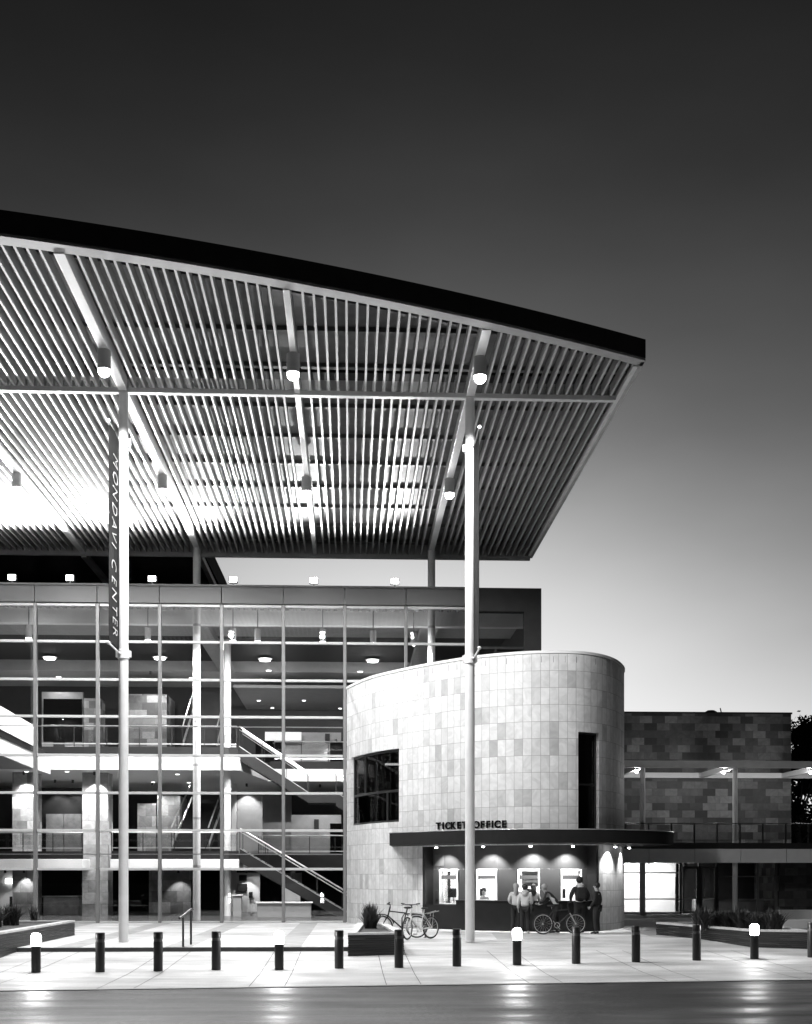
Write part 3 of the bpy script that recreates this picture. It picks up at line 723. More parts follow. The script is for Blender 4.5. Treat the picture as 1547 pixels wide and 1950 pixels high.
wall = merge(shell(0, sA, 0.004, ZT), shell(sA, sB, 0.004, WZ0), shell(sA, sB, WZ1, ZT), shell(sB, sE, 0.004, ZT),
    shell(sE, sC, ZO, ZT), shell(sC, sD, ZO, SZ0), shell(sC, sD, SZ1, ZT), shell(sD, sF, ZO, ZT) if sF > sD else shell(sD, sD+.01, ZO, ZT), shell(max(sD, sF), sEnd, 0.004, ZT))
wo = wall.build('wall', 'stone_light', TO)
shell(0, sEnd, ZT+.002, ZT+.09, .03, .4).build('coping', 'plaster', TO)
MB().prism([(W(arc[-1]*i/60)[0].x, W(arc[-1]*i/60)[0].y) for i in range(1, 60)], ZT-.3, ZT-.1).build('roof', 'deck_metal', TO)
# left window
wf = merge(shell(sA, sB, WZ0, WZ0+.08, -.1, .12), shell(sA, sB, WZ1-.08, WZ1, -.1, .12), shell(sA, sA+.08, WZ0+.08, WZ1-.08, -.1, .12), shell(sB-.08, sB, WZ0+.08, WZ1-.08, -.1, .12),
    shell(sA+.08, sB-.08, 4.94, 5.02, -.1, .1), shell(s_at(690), s_at(690)+.07, 5.02, WZ1-.08, -.1, .1), shell(s_at(732), s_at(732)+.07, WZ0+.08, 4.94, -.1, .1))
wn = wf.build('window', 'dark_metal', TO)
c = shell(sA+.08, sB-.08, WZ0+.08, WZ1-.08, -.15, .012); g1 = c.build('glass', 'glass_dark', TO); g1.parent = wn
# slit window at the right
sf_ = merge(shell(sC, sC+.06, SZ0, SZ1, -.12, .1), shell(sD-.06, sD, SZ0, SZ1, -.12, .1), shell(sC+.06, sD-.06, SZ1-.06, SZ1, -.12, .1), shell(sC+.06, sD-.06, 4.9, 4.96, -.12, .1))
w2 = sf_.build('window', 'dark_metal', TO); g2 = shell(sC+.06, sD-.06, SZ0, SZ1-.06, -.16, .012).build('glass', 'glass_dark', TO); g2.parent = w2
# upper room floor and dark room behind the windows
floor_pts = [(W(arc[-1]*i/60)[0]+Wn(arc[-1]*i/60)*-.31) for i in range(1, 60)]
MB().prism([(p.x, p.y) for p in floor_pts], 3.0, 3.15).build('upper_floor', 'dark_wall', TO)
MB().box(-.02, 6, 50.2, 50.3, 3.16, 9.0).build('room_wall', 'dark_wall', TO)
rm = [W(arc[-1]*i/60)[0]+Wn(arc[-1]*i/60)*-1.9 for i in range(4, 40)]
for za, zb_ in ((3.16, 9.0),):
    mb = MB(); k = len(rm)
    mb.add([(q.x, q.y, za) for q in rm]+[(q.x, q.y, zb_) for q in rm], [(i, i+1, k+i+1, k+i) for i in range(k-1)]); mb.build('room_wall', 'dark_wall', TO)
p = W(s_at(735))[0]; MB().bbox(p.x+.0, p.x+.7, p.y+1.2, p.y+1.3, 6.05, 6.12, .01).build('strip_light', 'lamp_small', TO)
# entrance recess with ticket windows
OFF = -.42
s1 = sE; s2 = sF
wins = [(838, 873), (908, 947), (986, 1028), (1068, 1107)]
wz0, wz1 = 1.02, 2.08
def s_rec(u):
    for i in range(2000):
        s = arc[-1]*i/2000; q = W(s)[0]+Wn(s)*OFF
        if proj((q.x, q.y, 1.5))[0] >= u: return s
    return arc[-1]
edges = [s1]
for a, b in wins: edges += [s_rec(a), s_rec(b)]
edges.append(s2)
for i in range(len(edges)-1):
    a, b = edges[i], edges[i+1]
    if i % 2 == 0:
        shell(a+.001, b-.001, 0.004, wz1+.018, OFF, .1).build('wall_panel', 'ticket_panel', TO); shell(a+.001, b-.001, wz1+.02, ZO-.001, OFF, .1).build('wall_panel', 'ticket_panel', TO)
    else:
        z0 = .87 if i == 1 else wz0
        shell(a+.001, b-.001, wz1+.02, ZO-.001, OFF, .1).build('wall_panel', 'ticket_panel', TO)
        shell(a+.001, b-.001, .004, z0-.002, OFF, .1).build('wall_panel', 'ticket_panel', TO)
        fr = merge(shell(a, a+.06, z0, wz1, OFF+.04, .14), shell(b-.06, b, z0, wz1, OFF+.04, .14), shell(a+.06, b-.06, wz1-.05, wz1, OFF+.04, .14), shell(a+.06, b-.06, z0, z0+.03, OFF+.04, .14))
        wn = fr.build('ticket_window', 'white_gloss', TO)
        gp = shell(a+.06, b-.06, z0+.03, wz1-.05, OFF-.04, .01).build('glass', 'glass_clear', TO); gp.parent = wn
        hd = shell(a+.061, b-.061, wz1-.33, wz1-.2, OFF+.0, .03).build('name_strip', 'panel_metal', TO); hd.parent = wn
        if i == 5:
            bl = shell(a+.08, b-.08, 1.5 if i == 5 else 1.78, wz1-.06, OFF-.2, .02).build('roller_blind', 'plaster', TO); bl.parent = wn
shell(s1-.02, s1+.12, .004, ZO-.01, -.02, .42).build('recess_return', 'dark_metal', TO)
shell(s2-.1, s2-.01, .004, ZO-.01, -.02, .42).build('recess_return', 'dark_metal', TO)
sK = s_at(870)
ct = shell(s1+.02, sK, .004, .85, -.02, .38).build('ticket_counter', 'charcoal', TO); c2 = shell(sK+.004, s2-.12, .004, 1.0, .06, .46).build('ticket_counter', 'charcoal', TO)
sub_ = shell(sK+.004, s2-.12, 1.002, 1.03, .1, .5).build('counter_top', 'dark_metal', TO); sub_.parent = c2
shell(s_at(812), s_at(830), 2.2, 2.62, OFF+.02, .018).build('wall_grille', 'panel_metal', TO)
# bright room behind the ticket windows
roomA, roomB = W(s1)[0], W(s2)[0]
MB().box(roomA.x-.2, roomB.x+.3, 46.6, 46.75, .02, 2.85).build('room_wall', 'plaster', TO)
MB().prism([(roomA.x-.2, 46.75), (roomA.x-.2, 45.6)]+[((W(s1+(s2-s1)*i/12)[0]+Wn(s1+(s2-s1)*i/12)*-.6).x, (W(s1+(s2-s1)*i/12)[0]+Wn(s1+(s2-s1)*i/12)*-.6).y) for i in range(13)]+[(roomB.x+.3, 46.75)], 2.86, 2.89).build('room_ceiling', 'plaster', TO)
MB().box(roomA.x-.2, roomA.x-.1, 45.2, 46.58, .02, 2.85).build('room_wall', 'plaster', TO); MB().box(roomB.x+.2, roomB.x+.3, 44.6, 46.58, .02, 2.85).build('room_wall', 'plaster', TO)
for i, (a, b) in enumerate(wins):
    p = W(s_at((a+b)/2))[0]; t = thing('room_lamp', 'bright ceiling lamp inside the ticket room behind ticket window %s from the left' % ['first', 'second', 'third', 'fourth'][i], 'lamp', (p.x, p.y+1.6, 2.85), 'ticket room lamps')
    MB().bbox(p.x-.3, p.x+.3, p.y+1.3, p.y+1.9, 2.79, 2.855, .01).build('housing', 'white_gloss', t)
    MB().box(p.x-.26, p.x+.26, p.y+1.34, p.y+1.86, 2.78, 2.788).build('diffuser', 'lamp_small', t)
    spot((p.x, p.y+1.6, 2.7), (0, .35, -1), 1000, 165, .5, .2, t)
for i, (u, dx, lb) in enumerate([(868, 1.0, 'dark computer screen behind the leftmost ticket window'), (915, 1.1, 'dark computer screen left of the seated clerk'), (1020, 1.2, 'dark computer screen behind the third ticket window'), (1075, 1.0, 'dark computer screen behind the rightmost ticket window')]):
    p = W(s_at(u))[0]; t = thing('computer_screen', lb, 'screen', (p.x, p.y+dx, .75), 'ticket room screens')
    MB().bbox(p.x-.2, p.x+.2, p.y+dx-.02, p.y+dx+.02, 1.1, 1.42, .01).build('panel', 'rubber', t); MB().tube([(p.x, p.y+dx+.03, .79), (p.x, p.y+dx+.03, 1.25)], .02, 8).lathe([(.1, 0), (.09, .02)], (p.x, p.y+dx+.03, .785), 12).build('stand', 'rubber', t)
pa, pb = W(s_at(845))[0], W(s_at(1100))[0]
t = thing('office_desk', 'long pale office desk that runs behind the ticket windows', 'desk', ((pa.x+pb.x)/2, 45., .02))
MB().prism([(pa.x, pa.y+.85), (W(s_at(960))[0].x, W(s_at(960))[0].y+.85), (pb.x, pb.y+.85), (pb.x, pb.y+1.5), (W(s_at(960))[0].x, W(s_at(960))[0].y+1.5), (pa.x, pa.y+1.5)], .74, .78).build('top', 'wood', t)
for q in (pa, W(s_at(960))[0], pb): MB().box(q.x-.03, q.x+.03, q.y+1.0, q.y+1.4, .021, .738).build('leg', 'panel_metal', t)
MB().box(pa.x+.33, pa.x+.42, 46.5, 46.58, .02, 2.8).build('room_post', 'charcoal', TO)
for u in (905, 1000, 1085): q = W(s_at(u))[0]; MB().bbox(q.x-.25, q.x+.35, 46.52, 46.58, 1.35, 1.85, .01).build('notice_board', 'panel_metal', TO)
# canopy over the windows
cpx = [(742, 54.2), (800, 56.), (870, 57.8), (950, 59.), (1030, 59.4), (1110, 59.2), (1180, 58.6), (1235, 57.6), (1268, 56.5), (1283, 55.2)]
CZ0, CZ1 = 2.93, 3.36
cpts = []
for u, k in cpx:
    d = F/k; pp = _f*d+_r*((u-773.5)/k); cpts.append(Vector((pp.x, pp.y, 0)))
cedge = catmull(cpts, 6)
sM = s_at(748)
inner = [W(sM+(arc[-1]*.86-sM)*i/30)[0]+Wn(sM+(arc[-1]*.86-sM)*i/30)*.012 for i in range(31)]
outer = [(p.x, p.y) for p in cedge]+[(cedge[-1].x+.02, cedge[-1].y+1.6), (inner[-1].x+.5, inner[-1].y+.3)]
poly = [(p.x, p.y) for p in inner[:1]]+outer+[(p.x, p.y) for p in reversed(inner[1:])]
cn = MB().prism(poly, CZ0, CZ1).build('canopy', 'canopy_black', TO)
mb = MB(); mb.tube([(p.x, p.y, CZ1+.005) for p in cedge], .018, 6); mb.build('canopy_flashing', 'silver', TO, True)
# lamps under the ticket canopy
for i, (u, pw_) in enumerate([(838, 330), (925, 380), (1012, 380), (1088, 380), (1157, 170), (1186, 130)]):
    s = s_at(min(u, 1182)); q = W(s)[0]+Wn(s)*(.18 if u < 1140 else .3)
    t = thing('canopy_spotlight', 'small glaring spotlight under the ticket canopy, %s from the left' % ['first', 'second', 'third', 'fourth', 'fifth', 'sixth'][i], 'spotlight', (q.x, q.y, CZ0), 'spotlights under the ticket canopy')
    MB().lathe([(.07, 0), (.07, -.07), (.055, -.075)], (q.x, q.y, CZ0), 16).build('trim_ring', 'silver', t, True)
    MB().lathe([(.05, -.076), (.045, -.1), (.001, -.115)], (q.x, q.y, CZ0), 14).build('bulb', 'lamp_hot', t, True)
    nn = Wn(s); spot((q.x, q.y, CZ0-.16), (-nn.x*.5, -nn.y*.5, -1), pw_, 100, .6, .03, t)
# TICKET OFFICE lettering on the stone above the canopy
def glyph_mesh(ch, size, bold=0., extrude=.02):
    cu = bpy.data.curves.new('tmp', 'FONT'); cu.body = ch; cu.size = size; cu.extrude = extrude; cu.offset = bold; cu.align_x = 'CENTER'; cu.resolution_u = 4
    ob = bpy.data.objects.new('tmp', cu); COL.objects.link(ob)
    dg = bpy.context.evaluated_depsgraph_get(); me = bpy.data.meshes.new_from_object(ob.evaluated_get(dg))
    vs = [v.co.copy() for v in me.vertices]; fs = [tuple(p.vertices) for p in me.polygons]
    bpy.data.objects.remove(ob); bpy.data.curves.remove(cu); bpy.data.meshes.remove(me); return vs, fs
word = [('T', 837), ('I', 846), ('C', 854.5), ('K', 865), ('E', 876), ('T', 886), ('O', 909), ('F', 920.5), ('F', 931), ('I', 939), ('C', 948.5), ('E', 961)]
for ch, u in word:
    s = s_at(u); p = W(s)[0]+Wn(s)*.055; nn = Wn(s); xd = Vector((-nn.y, nn.x, 0))
    vs, fs = glyph_mesh(ch, .335, .011)
    MB().add([p+xd*v.x+Vector((0, 0, 3.49+v.y))+nn*v.z for v in vs], fs).build('letter', 'letter_black', TO)
# chair in the first ticket window
p = W(s_at(852))[0]; cx, cy_ = p.x-.1, p.y+1.15
t = thing('office_chair', 'black office chair seen through the leftmost ticket window', 'chair', (cx, cy_, .02))
MB().bbox(cx-.24, cx+.02, cy_-.22, cy_+.22, .98, 1.36, .04).build('backrest', 'rubber', t); MB().bbox(cx-.25, cx+.35, cy_-.25, cy_+.25, .55, .64, .03).build('seat', 'rubber', t)
MB().tube([(cx+.05, cy_, .06), (cx+.05, cy_, .56)], .03, 8).build('stem', 'black_paint', t)
MB().lathe([(.3, .0), (.28, .04), (.04, .07)], (cx+.05, cy_, .021), 10).build('base', 'black_paint', t)
MB().tube([(cx-.15, cy_-.2, .66), (cx-.05, cy_-.24, .86), (cx+.28, cy_-.24, .88)], .02, 6).build('armrest', 'rubber', t)

# ------------------------------------------------------------------ right-hand stone wing
WG = thing('stone_wing', 'dark stone clad wing with terrace, white fascia and glazed shopfront', 'building', (16, 62, 0))
YW = 64.9; YF = 58.3; YSF = 61.0
x0 = 9.; x1 = on_y(1507, 1400, YW).x; ztop = on_y(1400, 1359.5, YW).z
MB().box(x0, x1, YW, YW+9, 3.1, ztop).build('wall', 'stone_dark', WG)
MB().box(x0, x1+.05, YW-.04, YW+9.05, ztop+.002, ztop+.09).build('coping', 'dark_metal', WG)
xv = on_y(1349, 1357, YW+2).x; MB().lathe([(.3, .0), (.32, .2), (.18, .28)], (xv, YW+1.5, ztop+.09), 12).build('roof_vent', 'dark_metal', WG, True)
MB().tube([(xv+.6, YW+1.5, ztop+.09), (xv+.5, YW+1.5, ztop+.5)], .03, 6).build('roof_pipe', 'dark_metal', WG)
zf0, zf1 = on_y(1380, 1643, YF).z, on_y(1380, 1616.5, YF).z
jn = [on_y(u, 1630, YF).x for u in (1185-88, 1236, 1323.5, 1411, 1498, 1586, 1674)]
for a, b in zip(jn, jn[1:]): MB().bbox(a+.01, b-.01, YF, YF+.12, zf0, zf1-.002, .006).build('fascia_panel', 'letter_fascia', WG)
MB().box(jn[0], jn[-1], YF+.13, YW-.005, zf0+.06, zf1).build('terrace_slab', 'plaster_grey', WG)
zk = on_y(1380, 1605, YF).z; MB().box(jn[0], jn[-1], YF+.05, YF+.2, zf1+.002, zk).build('terrace_kerb', 'dark_metal', WG)
zh = on_y(1380, 1568, YF).z
rl = MB().tube([(jn[0], YF+.12, zh), (jn[-1], YF+.12, zh)], .022, 8).build('railing', 'dark_metal', WG, True)
for i in range(12):
    xx = on_y(1193+43.6*i, 1580, YF).x; sub(rl, MB().box(xx-.035, xx+.035, YF+.1, YF+.15, zk, zh-.02), 'post', 'dark_metal')
sub(rl, MB().box(jn[0], jn[-1], YF+.118, YF+.126, zk+.08, zh-.06), 'glass_panel', 'glass_clear')
zb0, zb1 = on_y(1380, 1462, YF).z, on_y(1380, 1449, YF).z
MB().bbox(jn[0], jn[-1], YF-.05, YF+.2, zb0, zb1, .01).build('pergola_beam', 'rim_paint', WG)
MB().bbox(jn[0], jn[-1], YW-.5, YW-.25, zb0, zb0+.27, .01).build('pergola_beam', 'plaster', WG)
cxs = [on_y(u, 1550, YF).x for u in (1231.5, 1405)]; sp = cxs[1]-cxs[0]
for i, xx in enumerate([cxs[0]-sp*.02, cxs[1], cxs[1]+sp, cxs[1]+2*sp]):
    if i: MB().bbox(xx-.1, xx+.1, YF+.21, YW-.51, zb0+.002, zb0+.25, .01).build('pergola_rib', 'plaster', WG)
    else: MB().bbox(xx-.1, xx+.1, YF+.21, YW-.51, zb0+.002, zb0+.25, .01).build('pergola_rib', 'plaster', WG)
    MB().lathe([(.115, zf1+.003), (.115, zb0-.002)], (xx, YF+.4, 0), 20).build('pergola_post', 'plaster', WG, True)
    MB().lathe([(.125, .004), (.125, zf0+.05)], (xx, YF+.4, 0), 20).build('column', 'plaster', WG, True)
for i, (u, v) in enumerate(((1206, 1467), (1372, 1468), (1537, 1468))):
    p = on_z(u, v, zb0+.02)
    t = thing('pergola_lamp', 'bright lamp on terrace pergola rib in front of dark stone, %s from the left' % ['first', 'second', 'third'][i], 'lamp', (p.x, p.y, p.z), 'pergola lamps')
    MB().lathe([(.08, .1), (.1, .0), (.09, -.02)], (p.x+.17, p.y, p.z), 14).build('housing', 'silver', t, True)
    MB().ball((p.x+.17, p.y, p.z-.06), .085, 12, 8).build('bulb', 'lamp_hot', t, True)
    point((p.x+.17, p.y-.05, p.z-.25), 170, .08, t)
# shopfront under the terrace
def sx(u): return on_y(u, 1700, YSF).x
def sz(v): return on_y(1350, v, YSF).z
zt = zf0+.05; zb = .004
for u in (1221, 1296, 1332, 1366, 1443, 1478): MB().box(sx(u)-.06, sx(u)+.06, YSF-.06, YSF+.06, zb, zt).build('shop_mullion', 'dark_metal' if u < 1370 else 'mullion_metal', WG)
for a, b, mt in ((1150, 1221, 'white_gloss'), (1221, 1296, 'white_gloss'), (1366, 1443, 'mullion_metal'), (1443, 1478, 'mullion_metal')):
    m2 = MB()
    for v in ((1662, 1712) if mt == 'white_gloss' else (1669, 1713)): m2.box(sx(a)+.062, sx(b)-.062, YSF-.03, YSF+.03, sz(v)-.03, sz(v)+.03)
    m2.box(sx(a)+.062, sx(b)-.062, YSF-.03, YSF+.03, .004, .1); m2.build('shop_transom', mt if mt != 'white_gloss' else 'rim_paint', WG)
    MB().box(sx(a)+.062, sx(b)-.062, YSF+.031, YSF+.04, .1, zt).build('shop_glass', 'glass_clear', WG)
for a, b in ((1298, 1331), (1333, 1365)):
    d = MB().box(sx(a)+.04, sx(a)+.12, YSF-.03, YSF+.03, .02, sz(1650)).box(sx(b)-.12, sx(b)-.04, YSF-.03, YSF+.03, .02, sz(1650)).box(sx(a)+.12, sx(b)-.12, YSF-.03, YSF+.03, .02, .14).box(sx(a)+.12, sx(b)-.12, YSF-.03, YSF+.03, sz(1650)-.1, sz(1650)).build('door', 'panel_metal', WG)
    sub(d, MB().box(sx(a)+.12, sx(b)-.12, YSF-.005, YSF+.005, .14, sz(1650)-.1), 'glass', 'glass_clear')
    hx = sx(b)-.2 if a < 1320 else sx(a)+.2
    sub(d, MB().tube([(hx, YSF-.1, .85), (hx, YSF-.1, 1.2)], .018, 6), 'handle', 'silver')
    sub(d, MB().box(sx(a)+.12, sx(b)-.12, YSF-.05, YSF-.02, sz(1711)-.02, sz(1711)+.02), 'push_bar', 'silver')
MB().box(sx(1318), sx(1325), YSF+1.5, YSF+1.7, .004, zt).build('shop_partition', 'dark_wall', WG)
MB().box(sx(1150), sx(1318), YSF+3.2, YSF+3.35, .02, zt).build('shop_wall', 'plaster', WG)
MB().box(sx(1325), sx(1507), YSF+3.6, YSF+3.75, .02, zt).build('shop_wall', 'charcoal', WG)
MB().box(sx(1478)+.07, x1+.6, YSF-.2, YSF+3.5, .004, zt).build('shop_pier', 'stone_dark', WG)
MB().box(sx(1338), sx(1470), YSF+1.2, YSF+1.9, .02, .7).build('shop_counter', 'plaster_grey', WG)
for k in range(2):
    t = thing('shop_lamp', 'bright lamp inside the white lit shop window, %s' % ('left' if k == 0 else 'right'), 'lamp', (sx(1205+60*k), YSF+1.6, zt-.02))
    MB().bbox(sx(1205+60*k)-.4, sx(1205+60*k)+.4, YSF+1.4, YSF+1.8, zt-.1, zt-.02, .01).build('housing', 'white_gloss', t); MB().box(sx(1205+60*k)-.36, sx(1205+60*k)+.36, YSF+1.45, YSF+1.75, zt-.115, zt-.105).build('diffuser', 'lamp_small', t)
    spot((sx(1205+60*k), YSF+1.2, zt-.2), (0, .7, -.8), 420, 160, .5, .2, t)
p = on_z(1345, 1644, zf0+.05); t = thing('soffit_lamp', 'small bright lamp under the terrace above the shop doors', 'lamp', (p.x, p.y, zf0+.06))
MB().lathe([(.09, 0), (.09, -.03), (.075, -.035)], (p.x, p.y, zf0+.058), 16).build('trim_ring', 'silver', t, True); MB().lathe([(.07, -.036), (.06, -.06), (.001, -.07)], (p.x, p.y, zf0+.058), 14).build('lens', 'lamp_warm', t, True)
spot((p.x, p.y, zf0-.05), (0, -.1, -1), 90, 160, .4, .06, t)
# low white walls to the right of the wing
pA = on_z(1485, 1752, 0); t = tag(MB().bbox(pA.x, pA.x+6, pA.y, pA.y+.5, .004, .42, .02).build('seat_wall', 'plaster', None, False, (pA.x, pA.y, 0)), 'low white seat wall beyond the right planter', 'wall')
pA = on_z(1492, 1769, 0); t = tag(MB().bbox(pA.x, pA.x+6, pA.y, pA.y+.45, .004, .32, .02).build('seat_wall', 'plaster', None, False, (pA.x, pA.y, 0)), 'white seat wall just behind the right planter corner', 'wall')
far = thing('neighbour_building', 'dark low building in shadow at the right edge behind the wing', 'building', (30, 80, 0))
MB().box(25, 60, 78, 90, 0, 5).build('wall', 'charcoal', far); MB().box(24.6, 60.4, 77.6, 90.4, 5.01, 5.3).build('roof', 'dark_metal', far)

# ------------------------------------------------------------------ trees
def tree(label, x, y, h, rad, seed, n=14000):
    rr = random.Random(seed); t = thing('tree', label, 'tree', (x, y, 0))
    mb = MB().tube([(x, y, -.1), (x+.1, y, h*.3), (x-.1, y+.1, h*.6), (x, y, h*.85)], [.28, .2, .12, .04], 10)
    cl = []
    for i in range(34):
        a = rr.uniform(0, 6.28); zz = rr.uniform(.1, 1.); r = rad*math.sqrt(rr.random())*(1.05-.75*abs(zz-.5)**1.3)
        c = Vector((x+r*math.cos(a), y+r*math.sin(a), h*zz)); cl.append((c, rr.uniform(.5, 1.15)*rad*.3))
        b0 = Vector((x, y, h*zz*.62)); mb.tube([b0, b0.lerp(c, .5)+Vector((0, 0, -.15)), c], [.06, .04, .015], 6)
    mb.build('trunk', 'bark', t, True)
    lf = MB()
    for i in range(n):
        c, r = cl[rr.randrange(len(cl))]; d = Vector((rr.gauss(0, 1), rr.gauss(0, 1), rr.gauss(0, .8))); p = c+d*r*.55
        a = Vector((rr.gauss(0, 1), rr.gauss(0, 1), rr.gauss(0, 1))).normalized(); b = a.orthogonal().normalized(); s = rr.uniform(.12, .25)
        lf.add([p-a*s, p+b*s*.5, p+a*s, p-b*s*.5], [(0, 1, 2, 3)])
    lf.build('crown', 'leaf_dark', t)
tree('dark leafy tree in silhouette close behind the end of the stone wing', on_y(1522, 1500, 76).x, 76, 9.2, 2.2, 3)
tree('taller dark tree at the right edge of the view beyond the wing', on_y(1568, 1500, 80).x, 80, 11.8, 3.0, 5, 20000)
tree('broad dark tree mostly outside the right edge of the view', on_y(1640, 1500, 84).x, 84, 11, 3.6, 8, 14000)

rr = random.Random(77); t = thing('hedge', 'tall dark hedge closing the view behind the trees at the right edge', 'hedge', (36, 88, 0))
lf = MB()
for i in range(16000):
    p = Vector((rr.uniform(24, 50), 88+rr.gauss(0, .5), 0)); top = 7.4+.7*math.sin(p.x*1.3)+.5*math.sin(p.x*3.1+1); p.z = top*rr.random()**.8
    a = Vector((rr.gauss(0, 1), rr.gauss(0, 1), rr.gauss(0, 1))).normalized(); b = a.orthogonal().normalized(); s = rr.uniform(.14, .3)
    lf.add([p-a*s, p+b*s*.5, p+a*s, p-b*s*.5], [(0, 1, 2, 3)])
lf.build('foliage', 'leaf_dark', t)
mb = MB()
for i in range(26): x = 24.5+i; mb.tube([(x, 88.1, -.1), (x+rr.uniform(-.2, .2), 88.1, 3), (x, 88.2, 6)], [.1, .07, .03], 6)
mb.build('stems', 'bark', t)
# ------------------------------------------------------------------ planters and plants
def planter(label, pts, zt, zb=-.4):
    cx = sum(p[0] for p in pts)/len(pts); cy_ = sum(p[1] for p in pts)/len(pts)
    t = thing('planter', label, 'planter', (cx, cy_, 0), 'stacked slate planters')
    a = sum(pts[i][0]*pts[(i+1) % len(pts)][1]-pts[(i+1) % len(pts)][0]*pts[i][1] for i in range(len(pts)))
    if a < 0: pts = pts[::-1]
    n = len(pts); 
    # inner ring by inset towards edges' inward normals
    inn = []
    for i in range(n):
        p = Vector(pts[i]); a_ = (p-Vector(pts[i-1])).normalized(); b_ = (Vector(pts[(i+1) % n])-p).normalized()
        na = Vector((-a_.y, a_.x)); nb = Vector((-b_.y, b_.x)); m_ = (na+nb).normalized(); k = .22/max(.35, m_.dot(na)); inn.append(p+m_*k)
    # stacked courses, each set in or out a little
    mb = MB(); zc = zb; rr = random.Random(len(pts)*7+int(cx*10)); z = zb
    while z < zt-.051:
        o_ = rr.uniform(-.012, .012); k = []
        for i in range(n):
            p = Vector(pts[i]); c = (Vector(inn[i])-p).normalized(); k.append(p-c*o_)
        z2 = min(zt-.05, z+.055)
        vs = [(q.x, q.y, z) for q in k]+[(q.x, q.y, z2-.008) for q in k]+[(q.x, q.y, z) for q in inn]+[(q.x, q.y, z2-.008) for q in inn]
        fs = []
        for i in range(n):
            j = (i+1) % n; fs += [(i, j, n+j, n+i), (n+i, n+j, 3*n+j, 3*n+i), (2*n+j, 2*n+i, 3*n+i, 3*n+j)]
        mb.add(vs, fs); z = z2
    mb.build('wall', 'slate', t)
    cp = MB(); vs = [(q[0], q[1], zt-.055) for q in pts]+[(q[0], q[1], zt) for q in pts]+[(q.x, q.y, zt-.055) for q in inn]+[(q.x, q.y, zt) for q in inn]; fs = []
    for i in range(n):
        j = (i+1) % n; fs += [(i, j, n+j, n+i), (n+i, n+j, 3*n+j, 3*n+i), (2*n+j, 2*n+i, 3*n+i, 3*n+j), (i, 2*n+i, 2*n+j, j)]
    cp.add(vs, fs); cp.build('coping', 'concrete', t)
    MB().prism([(q.x, q.y) for q in inn], zb, zt-.07).build('soil', 'earth', t); return t
def plant(label, x, y, z, h, rad, n, seed):
    rr = random.Random(seed); t = thing('spiky_plant', label, 'plant', (x, y, z), 'spiky plants in the planters'); mb = MB()
    for i in range(n):
        a = rr.uniform(0, 6.28); lean = rr.uniform(.05, 1.)**1.2; L = h*rr.uniform(.55, 1.05); wd = rr.uniform(.018, .034); bx = x+rr.uniform(-.5, .5)*rad*.7; by = y+rr.uniform(-.5, .5)*rad*.7
        d = Vector((math.cos(a), math.sin(a), 0)); sd = Vector((-d.y, d.x, 0)); pts = []
        for k in range(5):
            tt = k/4; pts.append(Vector((bx, by, z))+d*(rad*lean*tt**1.6)+Vector((0, 0, L*(tt-.25*lean*tt*tt))))
        vs = []
        for k, p in enumerate(pts):
            ww = wd*(1-(k/4)**2*.97)
            vs += [p-sd*ww, p+sd*ww]
        mb.add(vs, [(2*k, 2*k+1, 2*k+3, 2*k+2) for k in range(4)])
    mb.build('leaves', 'leaf', t)
    MB().ball((x, y, z+.02), rad*.35, 10, 6, (1, 1, .6)).build('root_crown', 'bark', t, True)
planter('long dark stacked slate planter running back at the left edge', [(-8.62, 28.6), (-8.62, 40.2), (-16, 40.2), (-16, 28.6)], .47)
b0 = on_z(663, 1822, -.17); b1 = on_z(770, 1820, -.17); b2 = on_z(735, 1757, .43); b3 = on_z(681, 1757, .43)
planter('dark slate box planter with one spiky plant beside the bicycles', [(b0.x, b0.y), (b1.x, b1.y), (b2.x, b2.y), (b3.x, b3.y)], .43)
c0 = on_z(1250, 1780, 0); c1 = on_z(1429, 1805, -.1); c2_ = on_z(1541, 1807, -.1)
planter('long dark slate planter full of spiky plants at the right', [(c0.x, c0.y), (c1.x, c1.y), (c2_.x, c2_.y), (c2_.x+.4, c0.y-1), (c2_.x, c0.y+.3)], .4)
q = on_z(706, 1768, .36); plant('spiky plant standing alone in the central box planter', q.x, q.y, .36, .8, .42, 300, 11)
for i, (u, v, h, r, lb) in enumerate([(22, 1762, .5, .4, 'dark spiky clump in the left planter near the frame edge'), (-14, 1766, .5, .4, 'spiky clump cut by the left edge of the view'), (66, 1757, .48, .2, 'slender plant before the first mullion in the left planter')]):
    q = on_z(u, v, .4); plant(lb, q.x, q.y, .4, h*1.35, r*1.3, 300 if i < 2 else 60, 20+i)
for i, (u, v, h, r) in enumerate([(1335, 1768, .55, .35), (1362, 1766, .42, .4), (1388, 1767, .42, .4), (1412, 1769, .5, .36), (1444, 1771, .42, .36), (1474, 1772, .5, .4)]):
    q = on_z(u, v, .33); plant('spiky plant in the right planter, %s from the left' % ['first', 'second', 'third', 'fourth', 'fifth', 'last'][i], q.x, q.y, .33, h*1.35, r*1.25, 260, 40+i)

